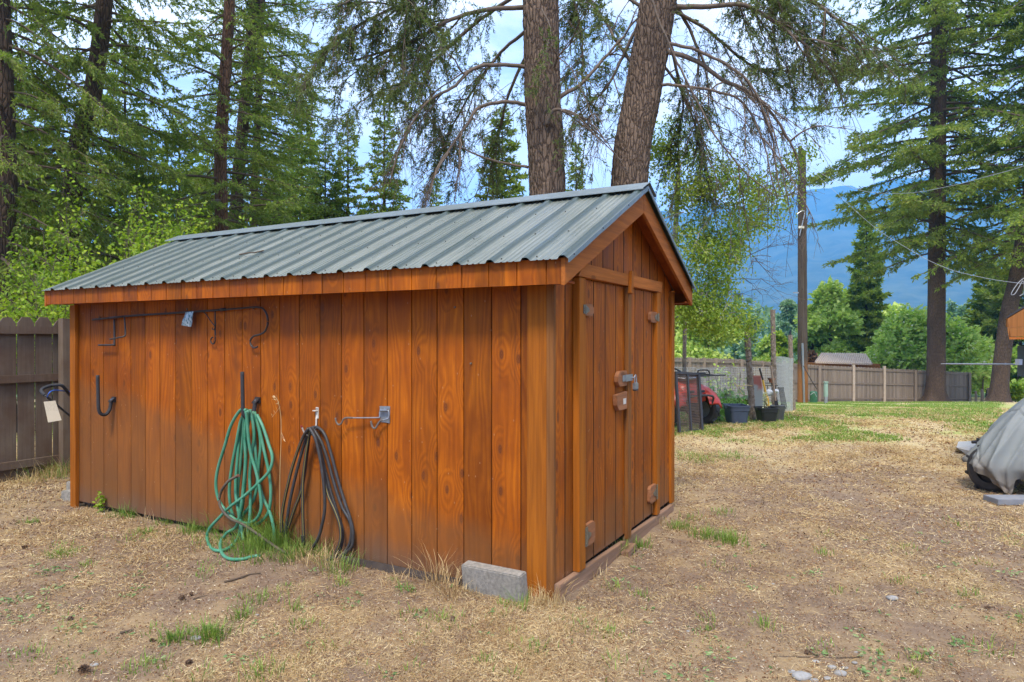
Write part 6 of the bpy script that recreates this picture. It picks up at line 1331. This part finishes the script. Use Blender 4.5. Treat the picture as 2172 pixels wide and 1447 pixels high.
# white trailer corner behind
t = thing('mower_deck', 'white metal machine corner sticking out behind the grey tarpaulin', 'machine', on_ground(2075, 990))
MB().prism([at(2028, 949, 8.9), at(2080, 947, 8.7), at(2095, 952, 8.6), at(2090, 966, 8.6), at(2052, 966, 8.8)], rgt * .35 + fwd * .5).mesh('deck_plate', mat('white_enamel', (.42, .41, .39), .5), t, bevel=.004)
MB().tube([at(2062, 938, 8.7), at(2100, 936, 8.7)], .02, 8).tube([at(2075, 946, 8.7), at(2077, 930, 8.7)], .03, 8).obox(at(2082, 976, 8.8), rgt, fwd, Zv, .15, .12, .06).mesh('lever', M['rubber'], t)
# wooden porch corner at the right edge
pr = thing('wooden_porch', 'corner of an orange wooden porch roof with dark shingles at the right edge', 'porch', base(2400, 7.4))
zp = 7.2; A = at(2136, 672, zp); 
def PR(px, py, Z=zp): return at(px, py, Z)
m_fir = wood_trim('fir_boards', (.38, .16, .045), (.29, .11, .03), (.17, .065, .02), 2)
MB().prism([PR(2138, 676), PR(2420, 510), PR(2702, 676), PR(2702, 694), PR(2138, 694)], fwd * .03).mesh('rake_board', m_fir, pr)
MB().prism([PR(2141, 694.5), PR(2700, 694.5), PR(2700, 714), PR(2143, 714)], fwd * .025).mesh('fascia', m_fir, pr)
MB().prism([PR(2135.5, 675), PR(2420, 507), PR(2704.5, 675), PR(2705, 671), PR(2420, 500), PR(2135, 671)], fwd * 1.8 + rgt * 1.4).mesh('roof', mat('dark_shingle', (.035, .033, .035), .9), pr)
MB().prism([PR(2137, 678), PR(2141, 694), PR(2141, 720), PR(2137, 700)], fwd * 1.7 + rgt * 1.33).mesh('side_fascia', m_fir, pr)
MB().prism([PR(2141, 715), PR(2700, 715), PR(2700, 720), PR(2141, 720)], fwd * 1.5 + rgt * 1.2).mesh('soffit', M['rake'], pr)
mb = MB().obox(at(2169, 766, 7.6), rgt, fwd, Zv, .022, .05, .17); o = mb.mesh('meter_box', noisy('slate_metal', (.07, .09, .09), (.1, .12, .12), 10, .5), pr)
for px_ in (2190, 2670):
    b_ = base(px_, 7.62); t_ = at(px_, 719, 7.62); MB().obox((b_ + t_) / 2, rgt, fwd, Zv, .05, .05, (t_[2] - b_[2]) / 2).mesh('post', m_fir, pr)
MB().obox(at(2161, 768, 7.55), rgt, fwd, Zv, .018, .03, .032).mesh('insulator_box', m_wp, pr)
tag(MB().tube([at(2006, 772, 8.2), at(2164, 773, 7.55)], .009, 8).tube([at(2006, 772, 8.2), at(1996, 772, 8.24)], .006, 6).tube([at(2133, 770, 7.7), at(2133, 776, 7.7)], .008, 6).mesh('metal_rod', M['steel'], None), 'thin horizontal metal rod reaching left from the porch post', 'rod')
# old garden posts near the leaning trunk
for i, (px, h_, r_) in enumerate([(2070, .75, .07), (2083, .85, .08), (2098, .95, .12), (2162, 1.1, .09)]):
    p = base(px, 41.5); p[2] -= .1; o = MB().tube(spline([p, p + Zv * h_ * .5 + rgt * .02, p + Zv * h_], 3), r_, 8).mesh('stump_post', M['fence_far'] if i != 3 else m_lp, None)
    tag(o, ['short weathered post nearest the end of the far fence', 'second short weathered post past the far fence end', 'thick dark short post beside the leaning trunk', 'pale short post right of the leaning trunk'][i], 'post')

# ================================================================ SMALL THINGS ON THE GROUND
def cone(px, py, s, ang, label):
    s = s * .72; p = on_ground(px, py); rg = np.random.default_rng(int(px)); n = 90; t = (np.arange(n) + .5) / n; ph = np.arange(n) * 2.399; R = s * .38 * np.sin(PI * (t * .85 + .12)) ** .7; ax = np.array([math.cos(ang), math.sin(ang), .05]); e1 = np.array([-math.sin(ang), math.cos(ang), 0]); e2 = np.cross(ax, e1)
    c = p + Zv * s * .32 + ax * ((t - .5) * s)[:, None]; rad = e1 * np.cos(ph)[:, None] + e2 * np.sin(ph)[:, None]; v, f = ovals(c + rad * (R * .35)[:, None], rad + ax * .55, R * .9 + .002, s * .20, rg, up=np.array([0, 0, 0]))
    mb = MB().add(v, f); mb.tube([p + Zv * s * .32 - ax * s * .45, p + Zv * s * .32 + ax * s * .45], s * .13, 8); o = mb.mesh('pine_cone', M['cone'], None); tag(o, label, 'pine cone', 'cones fallen in the yard')
M['cone'] = noisy('cone_brown', (.09, .055, .035), (.2, .12, .07), 60, .9)
for a in [(178, 1428, .075, .3, 'dark pine cone at the bottom left of the yard'), (385, 1272, .05, 1.1, 'round brown pine cone in the dry grass below the green hose'), (148, 1318, .05, 2, 'tan pine cone in the grass at the left of the yard'), (52, 1164, .05, .8, 'dark pine cone lying near the left edge'), (405, 1262, .035, 2.1, 'tiny dark pine cone behind the round one'), (960, 1317, .045, 1.7, 'dark pine cone below the concrete block'),
          (322, 1362, .035, .2, 'small reddish pine cone in the lower left'), (400, 1410, .045, .9, 'broken reddish pine cone near the bottom edge'), (1712, 1388, .04, .4, 'brown pine cone beside the grey stones'), (2095, 1292, .035, .4, 'small dark pine cone at the right side of the yard'), (1245, 1060, .03, .4, 'x')][:-1]: cone(*a)
m_st = noisy('pale_stone', (.20, .19, .18), (.33, .32, .30), 30, .85, .3)
for i, (px, py, s) in enumerate([(1701, 1438, .045), (1731, 1405, .018), (1783, 1431, .03), (1680, 1427, .02), (1793, 1418, .016), (1817, 1386, .014), (1765, 1417, .02), (1893, 1271, .035), (1728, 1445, .02), (1755, 1440, .017), (1813, 1407, .014), (415, 1356, .03), (200, 1412, .02), (1460, 1340, .012), (545, 1305, .012), (1600, 1300, .012), (1640, 1240, .012)]):
    p = on_ground(px, py); bm = bmesh.new(); bmesh.ops.create_icosphere(bm, subdivisions=2, radius=1)
    for v_ in bm.verts: k = 1 + .15 * math.sin(v_.co.x * 3 + i) * math.cos(v_.co.y * 4 + i); v_.co = V(p + rgt * v_.co.x * s * k + fwd * v_.co.y * s * .75 * k + Zv * (v_.co.z * s * .42 + s * .16))
    me = bpy.data.meshes.new('s'); bm.to_mesh(me); bm.free(); o = link('stone', me, m_st, None, True); tag(o, ['largest pale round stone at the bottom edge', 'small pale stone just above the largest one', 'flat pale stone right of the largest one', 'grey stone left of the largest one'][i] if i < 4 else ['', '', '', '', 'tiny pale stone closest to the flat one', 'tiny stone highest of the cluster at the bottom edge', 'small stone in the middle of the bottom cluster', 'lone flat pale stone on the bare soil at the right', 'tiny stone touching the bottom edge right of the largest stone', 'grey pebble on the bottom edge below the flat stone', 'tiny pale stone beside the end of the long thin twig', 'pale stone in the lower left beside a green tuft', 'small stone in the lower left near the pine cones', 'tiny stone in the dry grass in front of the shed doors', 'tiny stone below the concrete block side', 'tiny stone on bare soil midway to the right edge', 'farthest tiny stone on the bare soil'][i], 'stone', 'small stones on the bare soil')
def stick(pts, r, label):
    P = np.array([on_ground(*q) for q in pts]); P = spline(P, 4); P[:, 2] += r * 1.3; tag(MB().tube(P, np.linspace(r, r * .5, len(P)), 6).mesh('fallen_stick', M['twig'], None), label, 'stick')
stick([(476, 1238), (505, 1230), (530, 1222), (553, 1219)], .008, 'dark stick lying below the green hose'); stick([(255, 1346), (270, 1342), (284, 1338)], .007, 'short dark stick at the lower left'); stick([(410, 1273), (425, 1268), (440, 1265)], .004, 'thin stick beside the round pine cone')
stick([(1712, 1382), (1722, 1388), (1737, 1395)], .006, 'pale twig pointing at the bottom stones'); stick([(1640, 1395), (1700, 1396), (1770, 1397), (1828, 1396)], .004, 'long thin twig lying across the bare soil'); stick([(225, 1183), (245, 1184), (265, 1184)], .004, 'straight thin straw coloured twig on the left')
def weeds():
    rg = np.random.default_rng(77); c = []; d = []; 
    for px, py, R, n in [(108, 1218, .07, 22), (88, 1216, .05, 14), (112, 1292, .06, 18), (28, 1275, .09, 26), (160, 1336, .09, 26), (285, 1225, .05, 14), (300, 1252, .05, 12), (108, 1255, .05, 14), (8, 1312, .06, 16), (52, 1318, .05, 12), (180, 1225, .05, 10), (502, 1400, .05, 14), (1855, 1398, .07, 24), (1988, 1402, .07, 18), (2040, 1380, .05, 14), (1870, 1437, .08, 26), (1310, 1240, .06, 14), (1530, 1395, .06, 14), (1460, 1440, .1, 26), (745, 1283, .05, 14), (890, 1308, .04, 12), (862, 1252, .05, 14), (2140, 1218, .06, 14), (1730, 1222, .06, 14), (665, 1215, .04, 8)]:
        p = on_ground(px, py); a = rg.random(n) * 2 * PI; r = R * rg.random(n) ** .6; c.append(np.c_[p[0] + r * np.cos(a), p[1] + r * np.sin(a), p[2] + .008 + .02 * rg.random(n)]); d.append(np.c_[np.cos(a), np.sin(a), .35 * rg.random(n)])
    for _ in range(90):
        px = rg.uniform(0, 2172); py = 1110 + 337 * rg.random(); p = on_ground(px, py)
        if not outside_shed(np.array([p[0]]), np.array([p[1]]), .1)[0]: continue
        n = rg.integers(3, 8); a = rg.random(n) * 2 * PI; r = .03 * rg.random(n); c.append(np.c_[p[0] + r * np.cos(a), p[1] + r * np.sin(a), np.full(n, p[2] + .008)]); d.append(np.c_[np.cos(a), np.sin(a), .35 * rg.random(n)])
    c = np.concatenate(c); d = np.concatenate(d); v, f = ovals(c, d, .016 + .018 * rg.random(len(c)), .012, rg); tag(link('low_weeds', np_mesh(v, [f]), M['weed']), 'low broad leaved weeds dotted over the dry yard', kind='stuff')
    # sprig at the foot of the wall
    t = thing('weed_sprig', 'small leafy green sprig against the far left foot of the shed wall', 'weed', on_ground(212, 1090)); c = []
    P = spline([on_ground(213, 1088), wp(213, 1070, .05), wp(212, 1052, .05)], 5); MB().tube(P, .003, 4).mesh('stem', M['grass'], t)
    c = P[rg.integers(2, len(P), 60)] + rg.normal(size=(60, 3)) * .02; v, f = ovals(c, rg.normal(size=(60, 3)) + (0, 0, .4), .035, .022, rg); link('crown', np_mesh(v, [f]), M['leaf_y'], t)
weeds()

# ================================================================ AIR
def haze():
    R = 15200; mb = MB().box((CAM[0] - R, CAM[1] - R, -14.), (CAM[0] + R, CAM[1] + R, 1000.)); o = mb.mesh('haze', None, None); m = bpy.data.materials.new('haze'); m.use_nodes = True; nt = m.node_tree; nt.nodes.clear(); out = nt.nodes.new('ShaderNodeOutputMaterial'); v = nt.nodes.new('ShaderNodeVolumePrincipled')
    v.inputs['Color'].default_value = (.12, .46, 1, 1); v.inputs['Density'].default_value = HAZE; nt.links.new(v.outputs[0], out.inputs['Volume']); o.data.materials.append(m); tag(o, kind='stuff')
HAZE = 3.0e-4
if HAZE: haze()
